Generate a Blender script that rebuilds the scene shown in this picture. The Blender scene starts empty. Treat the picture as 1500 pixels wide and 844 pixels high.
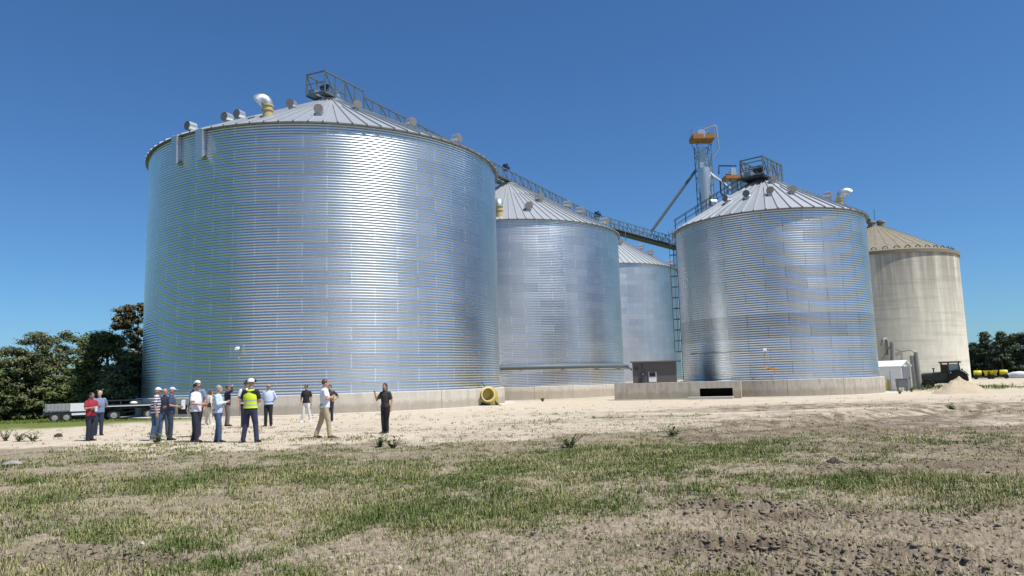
import bpy, bmesh, math, random
import numpy as np
from mathutils import Vector, Matrix
PI = math.pi
rnd = random.Random(7)
scene = bpy.context.scene
COL = scene.collection

# ------------------------------------------------------------------ camera numbers (1500x844 photo pixels)
FPX = 1083.0
CAM_H = 1.65
PITCH = math.atan((557 - 422) / FPX)
ROLL = math.radians(1.6)
_F = np.array([0, math.cos(PITCH), math.sin(PITCH)])
_R0 = np.array([1.0, 0, 0])
_U0 = np.cross(_R0, _F)
CR = math.cos(ROLL) * _R0 - math.sin(ROLL) * _U0
CU = math.sin(ROLL) * _R0 + math.cos(ROLL) * _U0
CC = np.array([0, 0, CAM_H])


def ray(x, y):
    d = _F + CR * (x - 750) / FPX - CU * (y - 422) / FPX
    return d / np.linalg.norm(d)


def at_dist(x, y, D):                       # point on the ray of a photo pixel at horizontal distance D
    d = ray(x, y)
    return CC + d * D / math.hypot(d[0], d[1])


# ------------------------------------------------------------------ noise (numpy)
def _hash(ix, iy, seed):
    h = (ix.astype(np.int64) * 374761393 + iy.astype(np.int64) * 668265263 + seed * 974634777) & 0x7fffffff
    h = ((h ^ (h >> 13)) * 1274126177) & 0x7fffffff
    h = h ^ (h >> 16)
    return (h & 0xffff) / 65535.0


def vnoise(x, y, seed=0):
    x = np.asarray(x, float); y = np.asarray(y, float)
    ix = np.floor(x); iy = np.floor(y)
    fx = x - ix; fy = y - iy
    fx = fx * fx * (3 - 2 * fx); fy = fy * fy * (3 - 2 * fy)
    a = _hash(ix, iy, seed); b = _hash(ix + 1, iy, seed)
    c = _hash(ix, iy + 1, seed); d = _hash(ix + 1, iy + 1, seed)
    return (a * (1 - fx) + b * fx) * (1 - fy) + (c * (1 - fx) + d * fx) * fy


def fbm(x, y, octs=4, seed=0):
    s = 0; a = 0.5; t = 0
    for k in range(octs):
        # rotate each octave so the lattice does not show
        c, n = math.cos(0.6 + k), math.sin(0.6 + k)
        s = s + a * vnoise(x * c - y * n, x * n + y * c, seed + k * 17)
        t += a; a *= 0.5
        x = x * 2.03; y = y * 2.03
    return s / t


def sstep(a, b, x):
    t = np.clip((np.asarray(x, float) - a) / (b - a), 0, 1)
    return t * t * (3 - 2 * t)


# ------------------------------------------------------------------ terrain
def base_h(X, Y):                           # broad lie of the land
    X = np.asarray(X, float); Y = np.asarray(Y, float)
    far = -0.4 * sstep(52, 74, Y) * (1 - 0.8 * sstep(12, 24, X))
    left = -0.25 * sstep(40, 54, Y) * sstep(-17, -25, X)
    return np.minimum(far, left)


def gpt(x, y):                              # ground point under a photo pixel
    z = 0.0
    for _ in range(6):
        d = ray(x, y)
        t = (z - CAM_H) / d[2]
        p = CC + d * t
        z = float(base_h(p[0], p[1]))
    return p


def blob(X, Y, c, rx, ry):
    return np.clip(1 - ((X - c[0]) / rx) ** 2 - ((Y - c[1]) / ry) ** 2, 0, 1)


def edge_line(X):                           # where the rough grass gives way to the bare sandy yard
    e = 21.2 + 0 * X
    e = e + 1.6 * sstep(-9, -16, X)
    e = e - 1.3 * blob(X, 0 * X, (-4.5, 0), 6, 1)
    e = e + 1.5 * blob(X, 0 * X, (5, 0), 5, 1)
    e = e + 0.5 * sstep(8, 12, X)
    return e


GREEN = [(*gpt(900, 668)[:2], 4.5, 2.6, .9), (*gpt(1040, 655)[:2], 3.4, 2.2, .9), (*gpt(1265, 708)[:2], 1.6, 1.1, .8),
         (*gpt(1455, 705)[:2], 1.8, 1.6, .8), (*gpt(300, 700)[:2], 3.0, 2.2, .5), (*gpt(560, 700)[:2], 3.2, 1.8, .55),
         (*gpt(120, 790)[:2], 1.5, 1.2, .5), (*gpt(40, 700)[:2], 1.5, 1.8, .5), (*gpt(620, 760)[:2], 1.8, 1.0, .45)]
BARE = [(*gpt(700, 815)[:2], 2.4, 1.2, .9), (*gpt(1100, 790)[:2], 2.6, 1.3, .9), (*gpt(1300, 800)[:2], 2.2, 1.4, .8),
        (*gpt(250, 770)[:2], 1.5, .6, .5), (*gpt(900, 800)[:2], 1.6, 1.2, .7), (*gpt(100, 690)[:2], 2.4, 1.3, .6),
        (*gpt(1150, 770)[:2], 2.0, .7, .7)]


def masks(X, Y):
    """grass cover 0..1, damp/dark earth 0..1, sand 0..1"""
    n1 = fbm(X * .35 + 3, Y * .35, 4, 3)
    n2 = fbm(X * 1.1, Y * 1.1 + 9, 4, 11)
    wob = (n1 - .5) * 6 + (n2 - .5) * 6.5
    e = edge_line(X)
    sand = sstep(-1.0, 1.2, Y - e + wob)
    g = .56 + 1.1 * (n1 - .5) + 1.2 * (n2 - .5)
    for cx, cy, rx, ry, a in GREEN:
        g = g + a * blob(X, Y, (cx, cy), rx, ry)
    for cx, cy, rx, ry, a in BARE:
        g = g - a * 1.0 * blob(X, Y, (cx, cy), rx, ry)
    g = g - .38 * sstep(10.0, 7.6, Y) * sstep(-2.2, 0.2, X)
    g = np.clip(g, 0, 1) * (1 - sand)
    # lawn on the far left, rough grass beyond the yard on the right
    lawn_l = sstep(0, 3, (-X - 13.5) * .55 + (Y - 42.5) * .5 + (n1 - .5) * 6) * sstep(-15, -19, X)
    lawn_r = .8 * sstep(54, 59, Y + (n1 - .5) * 8) * sstep(30, 32, X + (n2 - .5) * 3) * sstep(47, 43, X + (n1 - .5) * 8) * sstep(.40, .52, n2)
    lawn_r = np.maximum(lawn_r, sstep(116, 122, Y + (n1 - .5) * 10) * sstep(25, 29, X))
    far = sstep(120, 150, np.hypot(X, Y))
    lawn = np.clip(np.maximum(np.maximum(lawn_l, lawn_r), far), 0, 1)
    wet = sstep(.43, .62, fbm(X * .16 + 5, Y * .5, 4, 23)) * sstep(2, 8, X) * sstep(44, 34, Y)
    rut = np.zeros_like(g)
    for a_, b_, w_, dep in RUTS:
        dd = b_ - a_; L_ = np.hypot(*dd)
        tt = ((X - a_[0]) * dd[0] + (Y - a_[1]) * dd[1]) / L_
        ss = ((X - a_[0]) * -dd[1] + (Y - a_[1]) * dd[0]) / L_
        rut = np.maximum(rut, np.exp(-(ss / (w_ * 3.2)) ** 2) * sstep(-.5, .5, tt) * sstep(L_ + .5, L_ - .5, tt) * min(1.0, dep / .045))
    damp = np.clip(wet * .8 + rut * (.4 + .9 * n2) + .35 * sstep(.5, .66, n2) * (1 - sand), 0, 1)
    g = g * (1 - .55 * rut)
    sand = np.clip(sand - .75 * wet * sand * sstep(34, 20, Y), 0, 1)
    return g, lawn, damp, sand


RUTS = []
for (x0, y0, x1, y1, w, dep) in ((960, 800, 1500, 838, .16, .07), (1040, 822, 1420, 850, .18, .08), (960, 652, 1130, 640, .25, .05),
                                 (1130, 612, 1500, 596, .35, .05), (1120, 622, 1500, 606, .35, .05), (0, 812, 260, 830, .14, .04),
                                 (990, 745, 1300, 760, .16, .05), (1150, 655, 1500, 662, .22, .06), (1180, 690, 1500, 684, .2, .05), (620, 641, 1180, 628, .4, .03), (700, 622, 1350, 603, .55, .028), (980, 630, 1500, 588, .6, .045), (1010, 640, 1500, 594, .5, .045),
                                 (1200, 634, 1500, 622, .45, .04), (760, 606, 1100, 612, .5, .02), (400, 632, 900, 626, .35, .016), (1060, 600, 1350, 590, .8, .03)):
    RUTS.append((gpt(x0, y0)[:2], gpt(x1, y1)[:2], w, dep))


def height(X, Y):
    X = np.asarray(X, float); Y = np.asarray(Y, float)
    h = base_h(X, Y)
    r = np.hypot(X, Y)
    near = sstep(48, 20, r)
    rough = near * (1 - .6 * sstep(19, 23, Y))
    h = h + rough * .055 * (fbm(X * .8, Y * .8, 3, 31) - .5)
    h = h + rough * .075 * (fbm(X * 3.1, Y * 3.1, 4, 41) - .5) * (1 - .55 * sstep(19, 23, Y))
    clod = np.abs(fbm(X * 6.5, Y * 6.5, 3, 57) - .5)
    h = h + rough * .11 * (.12 - clod) * sstep(24, 12, r)
    crack = np.abs(fbm(X * 15, Y * 15, 3, 63) - .5)
    h = h + rough * .10 * (.10 - crack) * sstep(19, 8, r) * (.5 + sstep(-1, 2, X) * .8)
    for a, b, w, dep in RUTS:
        d = b - a; L = np.hypot(*d)
        t = ((X - a[0]) * d[0] + (Y - a[1]) * d[1]) / L
        s = ((X - a[0]) * -d[1] + (Y - a[1]) * d[0]) / L + .25 * (fbm(t * .7, t * 0 + 1, 3, 5) - .5)
        m = sstep(-.4, .4, t) * sstep(L + .4, L - .4, t)
        prof = -np.exp(-(s / w) ** 2) + .8 * np.exp(-((np.abs(s) - 1.9 * w) / (.6 * w)) ** 2)
        lug = .7 + .9 * (fbm(t * 5, s * 5, 3, 77) - .3)
        h = h + 1.8 * dep * m * prof * lug
    return h


# ------------------------------------------------------------------ mesh builder
class MB:
    def __init__(self):
        self.v = []; self.f = []; self.m = []; self.n = 0

    def add(self, verts, faces, mi=0):
        o = self.n
        self.v.extend([tuple(map(float, p)) for p in verts])
        self.f.extend([tuple(i + o for i in f) for f in faces])
        self.m.extend([mi] * len(faces))
        self.n += len(verts)
        return self

    def box(self, c, s, rz=0.0, mi=0, taper=1.0):
        x, y, z = s[0] / 2, s[1] / 2, s[2] / 2
        cs, sn = math.cos(rz), math.sin(rz)
        vs = []
        for dz in (-1, 1):
            k = taper if dz > 0 else 1
            for dx, dy in ((-1, -1), (1, -1), (1, 1), (-1, 1)):
                px, py = dx * x * k, dy * y * k
                vs.append((c[0] + px * cs - py * sn, c[1] + px * sn + py * cs, c[2] + dz * z))
        return self.add(vs, [(3, 2, 1, 0), (4, 5, 6, 7), (0, 1, 5, 4), (1, 2, 6, 5), (2, 3, 7, 6), (3, 0, 4, 7)], mi)

    def bar(self, p, q, w, h=None, mi=0):
        p = Vector(p); q = Vector(q); h = h or w
        d = (q - p)
        if d.length < 1e-6: return self
        d.normalize()
        up = Vector((0, 0, 1)) if abs(d.z) < .95 else Vector((0, 1, 0))
        sx = d.cross(up).normalized() * (w / 2); sy = sx.cross(d).normalized() * (h / 2)
        vs = [b + e for b in (p, q) for e in (-sx - sy, sx - sy, sx + sy, -sx + sy)]
        return self.add(vs, [(3, 2, 1, 0), (4, 5, 6, 7), (0, 1, 5, 4), (1, 2, 6, 5), (2, 3, 7, 6), (3, 0, 4, 7)], mi)

    def path(self, pts, r, n=8, mi=0, cap=True, flat=1.0):
        pts = [Vector(p) for p in pts]
        rs = r if isinstance(r, (list, tuple)) else [r] * len(pts)
        rings = []; ref = None
        for i, p in enumerate(pts):
            a = pts[max(i - 1, 0)]; b = pts[min(i + 1, len(pts) - 1)]
            d = (b - a).normalized()
            if ref is None:
                ref = Vector((0, 0, 1)) if abs(d.z) < .9 else Vector((0, 1, 0))
            s = d.cross(ref).normalized(); u = s.cross(d).normalized(); ref = u
            rings.append([p + s * (math.cos(2 * PI * k / n) * rs[i]) + u * (math.sin(2 * PI * k / n) * rs[i] * flat) for k in range(n)])
        return self.loft(rings, mi, cap)

    def tube(self, p, q, r, n=8, r2=None, mi=0, cap=True):
        return self.path([p, q], [r, r if r2 is None else r2], n, mi, cap)

    def loft(self, rings, mi=0, cap=True, closed=True):
        n = len(rings[0]); vs = [p for rg in rings for p in rg]; fs = []
        for i in range(len(rings) - 1):
            for k in range(n if closed else n - 1):
                k2 = (k + 1) % n
                fs.append((i * n + k, i * n + k2, (i + 1) * n + k2, (i + 1) * n + k))
        if cap:
            fs.append(tuple(reversed(range(n)))); fs.append(tuple((len(rings) - 1) * n + k for k in range(n)))
        return self.add(vs, fs, mi)

    def lathe(self, prof, n=48, c=(0, 0, 0), mi=0, cap=False):
        rings = [[(c[0] + r * math.cos(2 * PI * k / n), c[1] + r * math.sin(2 * PI * k / n), c[2] + z) for k in range(n)] for r, z in prof]
        return self.loft(rings, mi, cap)

    def ell(self, c, r, n=12, m=8, mi=0, rot=None):
        rings = []
        for i in range(m + 1):
            t = PI * i / m
            s = max(math.sin(t), .02)
            rings.append([Vector((r[0] * s * math.cos(2 * PI * k / n), r[1] * s * math.sin(2 * PI * k / n), -r[2] * math.cos(t))) for k in range(n)])
        rings = [[(rot @ p if rot else p) + Vector(c) for p in rg] for rg in rings]
        return self.loft(rings, mi, True)

    def prism(self, outline, depth_vec, mi=0):
        n = len(outline); d = Vector(depth_vec)
        a = [Vector(p) for p in outline]; b = [p + d for p in a]
        fs = [tuple(range(n)), tuple(reversed(range(n, 2 * n)))]
        fs += [(i, n + i, n + (i + 1) % n, (i + 1) % n) for i in range(n)]
        return self.add(a + b, fs, mi)

    def mesh(self, name, mats, smooth=None, fix=True):
        me = bpy.data.meshes.new(name)
        me.from_pydata(self.v, [], self.f)
        for m in (mats if isinstance(mats, (list, tuple)) else [mats]):
            me.materials.append(m)
        if any(self.m):
            me.polygons.foreach_set('material_index', self.m)
        if fix:
            bm = bmesh.new(); bm.from_mesh(me); bmesh.ops.recalc_face_normals(bm, faces=bm.faces); bm.to_mesh(me); bm.free()
        if smooth:
            me.polygons.foreach_set('use_smooth', [True] * len(me.polygons))
            me.set_sharp_from_angle(angle=math.radians(smooth))
        me.update()
        return me

    def build(self, name, mats, parent=None, smooth=None, loc=None, fix=True):
        o = bpy.data.objects.new(name, self.mesh(name, mats, smooth, fix))
        COL.objects.link(o)
        if parent: o.parent = parent
        if loc is not None: o.location = loc
        return o


def np_mesh(name, verts, faces, mats, smooth=False):
    """fast mesh from arrays; faces (n,k) all of one size"""
    verts = np.asarray(verts, np.float32); faces = np.asarray(faces, np.int32)
    me = bpy.data.meshes.new(name)
    k = faces.shape[1]
    me.vertices.add(len(verts)); me.vertices.foreach_set('co', verts.ravel())
    me.loops.add(faces.size); me.loops.foreach_set('vertex_index', faces.ravel())
    me.polygons.add(len(faces)); me.polygons.foreach_set('loop_start', np.arange(0, faces.size, k, dtype=np.int32))
    for m in (mats if isinstance(mats, (list, tuple)) else [mats]):
        me.materials.append(m)
    me.update(calc_edges=True)
    if smooth:
        me.polygons.foreach_set('use_smooth', np.ones(len(faces), bool))
    me.validate()
    return me


def link(name, me, parent=None, loc=None):
    o = bpy.data.objects.new(name, me); COL.objects.link(o)
    if parent: o.parent = parent
    if loc is not None: o.location = loc
    return o


def tag(o, label=None, cat=None, group=None, kind=None):
    if label: o['label'] = label
    if cat: o['category'] = cat
    if group: o['group'] = group
    if kind: o['kind'] = kind
    return o


def thing(name, label, cat, loc=(0, 0, 0), rz=0.0, group=None):
    o = bpy.data.objects.new(name, None); COL.objects.link(o)
    o.empty_display_size = .3
    o.location = loc; o.rotation_euler = (0, 0, rz)
    return tag(o, label, cat, group)


# ------------------------------------------------------------------ materials
class NT:
    def __init__(self, name):
        self.mat = bpy.data.materials.new(name); self.mat.use_nodes = True
        self.t = self.mat.node_tree; self.b = self.t.nodes['Principled BSDF']

    def n(self, typ, **kw):
        nd = self.t.nodes.new(typ)
        for k, v in kw.items():
            if k.startswith('i_'):
                nd.inputs[k[2:].replace('_', ' ')].default_value = v
            else: setattr(nd, k, v)
        return nd

    def l(self, a, b): self.t.links.new(a, b)

    def math(self, op, a, b=None, c=None, clamp=False):
        nd = self.t.nodes.new('ShaderNodeMath'); nd.operation = op; nd.use_clamp = clamp
        for i, x in enumerate((a, b, c)):
            if x is None: continue
            if isinstance(x, (int, float)): nd.inputs[i].default_value = x
            else: self.l(x, nd.inputs[i])
        return nd.outputs[0]

    def mix(self, fac, a, b, mode='MIX'):
        nd = self.t.nodes.new('ShaderNodeMix'); nd.data_type = 'RGBA'; nd.blend_type = mode
        for s, x in ((nd.inputs[0], fac), (nd.inputs[6], a), (nd.inputs[7], b)):
            if isinstance(x, (int, float)): s.default_value = x
            elif isinstance(x, tuple): s.default_value = (*x[:3], 1)
            else: self.l(x, s)
        return nd.outputs[2]

    def noise(self, scale, detail=4, rough=.55, vec=None, out=0):
        nd = self.n('ShaderNodeTexNoise'); nd.inputs['Scale'].default_value = scale
        nd.inputs['Detail'].default_value = detail; nd.inputs['Roughness'].default_value = rough
        if vec is not None: self.l(vec, nd.inputs['Vector'])
        return nd.outputs[out]

    def ramp(self, fac, *stops):
        nd = self.n('ShaderNodeValToRGB'); e = nd.color_ramp.elements
        while len(e) < len(stops): e.new(.5)
        for el, (p, c) in zip(e, stops):
            el.position = p; el.color = (*c[:3], 1) if isinstance(c, tuple) else (c, c, c, 1)
        self.l(fac, nd.inputs[0])
        return nd.outputs[0]

    def obj(self):
        return self.n('ShaderNodeTexCoord').outputs['Object']

    def mapping(self, vec, scale=(1, 1, 1)):
        nd = self.n('ShaderNodeMapping'); nd.inputs['Scale'].default_value = scale
        self.l(vec, nd.inputs['Vector']); return nd.outputs[0]

    def bump(self, h, strength=.3, dist=.02):
        nd = self.n('ShaderNodeBump'); nd.inputs['Strength'].default_value = strength; nd.inputs['Distance'].default_value = dist
        self.l(h, nd.inputs['Height']); self.l(nd.outputs[0], self.b.inputs['Normal'])

    def set(self, **kw):
        for k, v in kw.items():
            s = self.b.inputs[k.replace('_', ' ')]
            if isinstance(v, (int, float)): s.default_value = v
            elif isinstance(v, tuple): s.default_value = (*v[:3], 1)
            else: self.l(v, s)
        return self


def simple(name, col, rough=.7, metal=0.0, var=.25, scale=6.0, bump=0.0):
    t = NT(name)
    nz = t.noise(scale, 5, .6, t.obj())
    c = t.mix(nz, tuple(x * (1 - var) for x in col), tuple(min(1, x * (1 + var)) for x in col))
    t.set(Base_Color=c, Roughness=rough, Metallic=metal)
    if bump: t.bump(nz, bump, .02)
    return t.mat


def galvanised(name, base=(.595, .645, .67), r0=.26, r1=.34, dark_rows=None, var=.04, seam_light=.25, seed=0.0):
    """corrugated galvanised sheets: UV u counts sheets, v counts rings"""
    t = NT(name)
    uv = t.n('ShaderNodeUVMap').outputs[0]
    sp = t.n('ShaderNodeSeparateXYZ'); t.l(uv, sp.inputs[0])
    v = sp.outputs[1]
    row = t.math('FLOOR', v)
    u = t.math('ADD', sp.outputs[0], t.math('MULTIPLY', row, .5))
    col = t.math('FLOOR', u)
    cb = t.n('ShaderNodeCombineXYZ'); t.l(col, cb.inputs[0]); t.l(row, cb.inputs[1]); cb.inputs[2].default_value = seed
    wn = t.n('ShaderNodeTexWhiteNoise', noise_dimensions='3D'); t.l(cb.outputs[0], wn.inputs['Vector'])
    k = wn.outputs['Value']
    ob = t.obj()
    streak = t.noise(1.0, 5, .6, t.mapping(ob, (1.6, 1.6, .12)))
    spang = t.noise(9.0, 3, .6, ob)
    big = t.noise(.35, 3, .5, ob)
    m = t.math('ADD', t.math('MULTIPLY', k, var), t.math('MULTIPLY', streak, .22))
    m = t.math('ADD', m, t.math('MULTIPLY', spang, .10))
    m = t.math('ADD', m, t.math('MULTIPLY', big, .22))
    m = t.math('ADD', m, .73 - var / 2)
    if dark_rows:
        a = t.math('MULTIPLY', t.math('GREATER_THAN', row, dark_rows[0] - .5), t.math('LESS_THAN', row, dark_rows[1] + .5))
        m = t.math('SUBTRACT', m, t.math('MULTIPLY', a, .22))
    fu = t.math('FRACT', u)
    du = t.math('MINIMUM', fu, t.math('SUBTRACT', 1.0, fu))
    vs = t.math('MULTIPLY', t.math('LESS_THAN', du, .014), t.math('GREATER_THAN', t.noise(2.0, 2, .5, ob), .38))
    fv = t.math('FRACT', v)
    hs = t.math('LESS_THAN', fv, .035)
    m = t.math('ADD', m, t.math('MULTIPLY', vs, seam_light))
    m = t.math('SUBTRACT', m, t.math('MULTIPLY', hs, .16))
    c = t.mix(1.0, base, (1, 1, 1), 'MULTIPLY')
    vm = t.n('ShaderNodeVectorMath', operation='SCALE'); t.l(c, vm.inputs[0]); t.l(m, vm.inputs['Scale'])
    r = t.math('ADD', r0, t.math('MULTIPLY', t.math('ADD', t.math('MULTIPLY', k, .5), t.math('MULTIPLY', spang, .5)), r1 - r0))
    t.set(Base_Color=vm.outputs[0], Metallic=1.0, Roughness=r)
    return t.mat


def concrete(name, base=(.40, .38, .33), stain=.5, panel=None, zrun=False, scale=1.0, top=None):
    t = NT(name); ob = t.obj()
    n1 = t.noise(.9 * scale, 6, .65, ob); n2 = t.noise(14 * scale, 4, .6, ob)
    run = t.noise(1.0, 6, .65, t.mapping(ob, (2.2 * scale, 2.2 * scale, .55 * scale)))
    c = t.mix(n1, tuple(x * .80 for x in base), tuple(min(1, x * 1.18) for x in base))
    st = t.ramp(run, (.46, 0.0), (.70, 1.0))
    c = t.mix(t.math('MULTIPLY', st, stain), c, tuple(x * .45 for x in base))
    if panel:
        sp = t.n('ShaderNodeSeparateXYZ'); t.l(ob, sp.inputs[0])
        an = t.math('ARCTAN2', sp.outputs[1], sp.outputs[0])
        fr = t.math('FRACT', t.math('MULTIPLY', an, panel / (2 * PI)))
        j = t.math('LESS_THAN', t.math('ABSOLUTE', t.math('SUBTRACT', fr, .5)), .008)
        wn = t.n('ShaderNodeTexWhiteNoise', noise_dimensions='1D')
        t.l(t.math('FLOOR', t.math('ADD', t.math('MULTIPLY', an, panel / (2 * PI)), .5)), wn.inputs['W'])
        c = t.mix(t.math('MULTIPLY', wn.outputs['Value'], .16), c, tuple(x * .6 for x in base))
        c = t.mix(t.math('MULTIPLY', j, .8), c, tuple(x * .35 for x in base))
    if zrun:      # grime that ran down from the rim of the old concrete silo, fading out half way down
        sp2 = t.n('ShaderNodeSeparateXYZ'); t.l(ob, sp2.inputs[0])
        zz = sp2.outputs[2]
        up = t.ramp(t.math('DIVIDE', zz, zrun), (.22, 0.0), (.58, .5), (.90, 1.0))
        runs = t.ramp(t.noise(1.0, 6, .7, t.mapping(ob, (1.3, 1.3, .06))), (.34, 0.0), (.56, 1.0))
        c = t.mix(t.math('MULTIPLY', t.math('MULTIPLY', up, runs), .74), c, (.19, .17, .135))
        ring = t.noise(1.0, 3, .6, t.mapping(ob, (.12, .12, 2.4)))
        c = t.mix(t.math('MULTIPLY', t.ramp(ring, (.5, 0.0), (.62, 1.0)), .22), c, (.20, .18, .15))
    c = t.mix(t.math('MULTIPLY', n2, .25), c, tuple(x * .65 for x in base))
    if panel:
        mud = t.ramp(t.math('SUBTRACT', t.math('ADD', sp.outputs[2], .0), t.math('MULTIPLY', t.noise(2.5, 5, .7, ob), .8)), (.0, 1.0), (.22, 0.0))
        c = t.mix(t.math('MULTIPLY', mud, .55), c, (.30, .24, .165))
    t.set(Base_Color=c, Roughness=.9)
    t.bump(t.math('ADD', n2, n1), .25, .02)
    return t.mat


M = {}
M['galv'] = galvanised('galvanised_corrugated_sheet')
M['galv2'] = galvanised('galvanised_corrugated_sheet_weathered', base=(.61, .64, .655), r0=.28, r1=.36, var=.065, seed=3.0)
M['galv4'] = galvanised('galvanised_corrugated_sheet_patchwork', base=(.58, .62, .64), r0=.26, r1=.35, var=.085, dark_rows=(9, 10), seam_light=-.22, seed=8.0)
M['roof'] = simple('galvanised_roof_panel', (.44, .46, .47), .48, .55, .10, 3.0)
M['galv_plain'] = simple('galvanised_plain_steel', (.58, .60, .62), .42, .8, .15, 5.0)
M['galv_dull'] = simple('dull_galvanised_steel', (.33, .36, .38), .5, .6, .2, 5.0)
M['screen'] = simple('vent_screen', (.20, .19, .18), .8, .2, .15, 20.0)
M['silver'] = simple('bright_aluminium_sheet', (.75, .76, .77), .3, .85, .08, 6.0)
M['tan'] = simple('ochre_painted_metal', (.52, .40, .17), .55, 0, .2, 6.0)
M['yellow'] = simple('faded_yellow_paint', (.48, .38, .11), .5, 0, .22, 5.0)
M['bright_yellow'] = simple('bright_yellow_plastic', (.70, .58, .03), .45, 0, .12, 3.0)
M['truss'] = simple('painted_truss_steel', (.14, .18, .20), .5, .35, .2, 4.0)
M['dark_steel'] = simple('dark_steel', (.045, .05, .055), .55, .3, .3, 6.0)
M['black'] = simple('black_rubber', (.02, .02, .02), .8, 0, .3, 12.0)
M['motor_blue'] = simple('dark_blue_motor_paint', (.02, .04, .11), .5, 0, .2, 8.0)
M['orange'] = simple('rusty_orange_platform', (.33, .155, .05), .8, 0, .6, 2.5)
M['white'] = simple('white_painted_metal', (.72, .73, .74), .5, 0, .08, 4.0)
M['grey'] = simple('grey_painted_metal', (.16, .165, .17), .6, 0, .2, 4.0)
M['shed_grey'] = simple('weathered_grey_render', (.115, .10, .095), .85, 0, .18, 5.0)
M['pipe_grey'] = simple('slate_grey_pipe', (.11, .14, .15), .6, .1, .2, 4.0)
M['conc'] = concrete('foundation_concrete', (.60, .55, .46), .5, 20, scale=1.0)
M['conc4'] = concrete('stained_foundation_concrete', (.54, .485, .395), .75, 12, scale=1.6)
M['conc5'] = concrete('old_pale_concrete', (.76, .71, .585), .25, None, zrun=13.6)
M['conc5roof'] = concrete('mossy_concrete_roof', (.25, .22, .16), .5)
M['slab'] = concrete('pale_concrete_slab', (.52, .49, .43), .2)
M['void'] = simple('painted_interior_shade', (.012, .012, .012), .9, 0, .1, 3.0)  # near-black colour stands in for the shade inside openings
M['tractor'] = simple('dark_green_tractor_paint', (.045, .058, .042), .45, .1, .35, 4.0)
M['rust'] = simple('rust_brown_panel', (.065, .042, .030), .8, .1, .4, 5.0)
M['sandpile'] = simple('heap_of_sand', (.43, .355, .25), .95, 0, .15, 4.0, .4)
M['timber'] = simple('grey_timber', (.30, .29, .27), .85, 0, .25, 8.0)
gl = NT('dark_cab_glass'); gl.set(Base_Color=(.34, .40, .42), Roughness=.08, Metallic=.0); M['glass'] = gl.mat


def leaf_mat(name, dark, light):
    t = NT(name)
    at = t.n('ShaderNodeAttribute', attribute_name='tone')
    c = t.mix(at.outputs['Fac'], dark, light)
    t.set(Base_Color=c, Roughness=.6)
    t.b.inputs['Specular IOR Level'].default_value = .25
    return t.mat


M['leaf_dark'] = leaf_mat('dark_evergreen_foliage', (.034, .054, .018), (.20, .235, .08))
M['leaf_euc'] = leaf_mat('olive_foliage', (.042, .056, .024), (.21, .225, .10))
M['leaf_brown'] = leaf_mat('brownish_foliage', (.05, .048, .02), (.22, .18, .08))
M['leaf_pine'] = leaf_mat('blue_green_pine_foliage', (.022, .038, .024), (.11, .145, .08))
M['bark'] = simple('bark', (.10, .075, .055), .9, 0, .3, 6.0)

# ground: three real earths laid out by vertex masks
t = NT('yard_earth')
a = t.n('ShaderNodeAttribute', attribute_name='cover'); sp = t.n('ShaderNodeSeparateColor'); t.l(a.outputs['Color'], sp.inputs[0])
g_, d_, s_ = sp.outputs[0], sp.outputs[1], sp.outputs[2]
al = t.n('ShaderNodeAttribute', attribute_name='lawn').outputs['Fac']
ob = t.obj()
n_big = t.noise(.22, 4, .6, ob); n_mid = t.noise(1.7, 5, .65, ob); n_fine = t.noise(16, 6, .7, ob); n_grit = t.noise(70, 4, .7, ob)
dirt = t.mix(n_mid, (.13, .106, .077), (.27, .226, .165))
dirt = t.mix(t.ramp(n_fine, (.40, 0.0), (.66, 1.0)), dirt, (.38, .32, .235))
sand = t.mix(n_big, (.44, .375, .285), (.57, .495, .385))
sand = t.mix(t.ramp(n_mid, (.50, 0.0), (.72, 1.0)), sand, (.37, .30, .195))
sand = t.mix(t.math('MULTIPLY', t.ramp(n_fine, (.56, 0.0), (.70, 1.0)), .55), sand, (.27, .215, .15))
sand = t.mix(t.math('MULTIPLY', t.ramp(n_grit, (.58, 0.0), (.70, 1.0)), .5), sand, (.66, .60, .50))
thatch = t.mix(n_fine, (.14, .125, .065), (.36, .315, .195))
lawn = t.mix(n_mid, (.075, .115, .022), (.17, .19, .05))
c = t.mix(s_, dirt, sand)
gm = t.math('MULTIPLY', g_, t.ramp(t.math('ADD', t.math('MULTIPLY', n_fine, .6), t.math('MULTIPLY', n_mid, .4)), (.38, 0.0), (.60, 1.0)))
c = t.mix(t.math('MULTIPLY', gm, .75), c, thatch)
c = t.mix(t.math('MULTIPLY', d_, t.ramp(n_mid, (.35, 0.2), (.6, 1.0))), c, (.135, .105, .072))
c = t.mix(al, c, lawn)
t.set(Base_Color=c, Roughness=.95)
t.b.inputs['Specular IOR Level'].default_value = .15
t.bump(t.math('ADD', t.math('MULTIPLY', n_fine, 1.0), t.math('MULTIPLY', n_grit, .35)), .55, .03)
M['earth'] = t.mat
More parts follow.
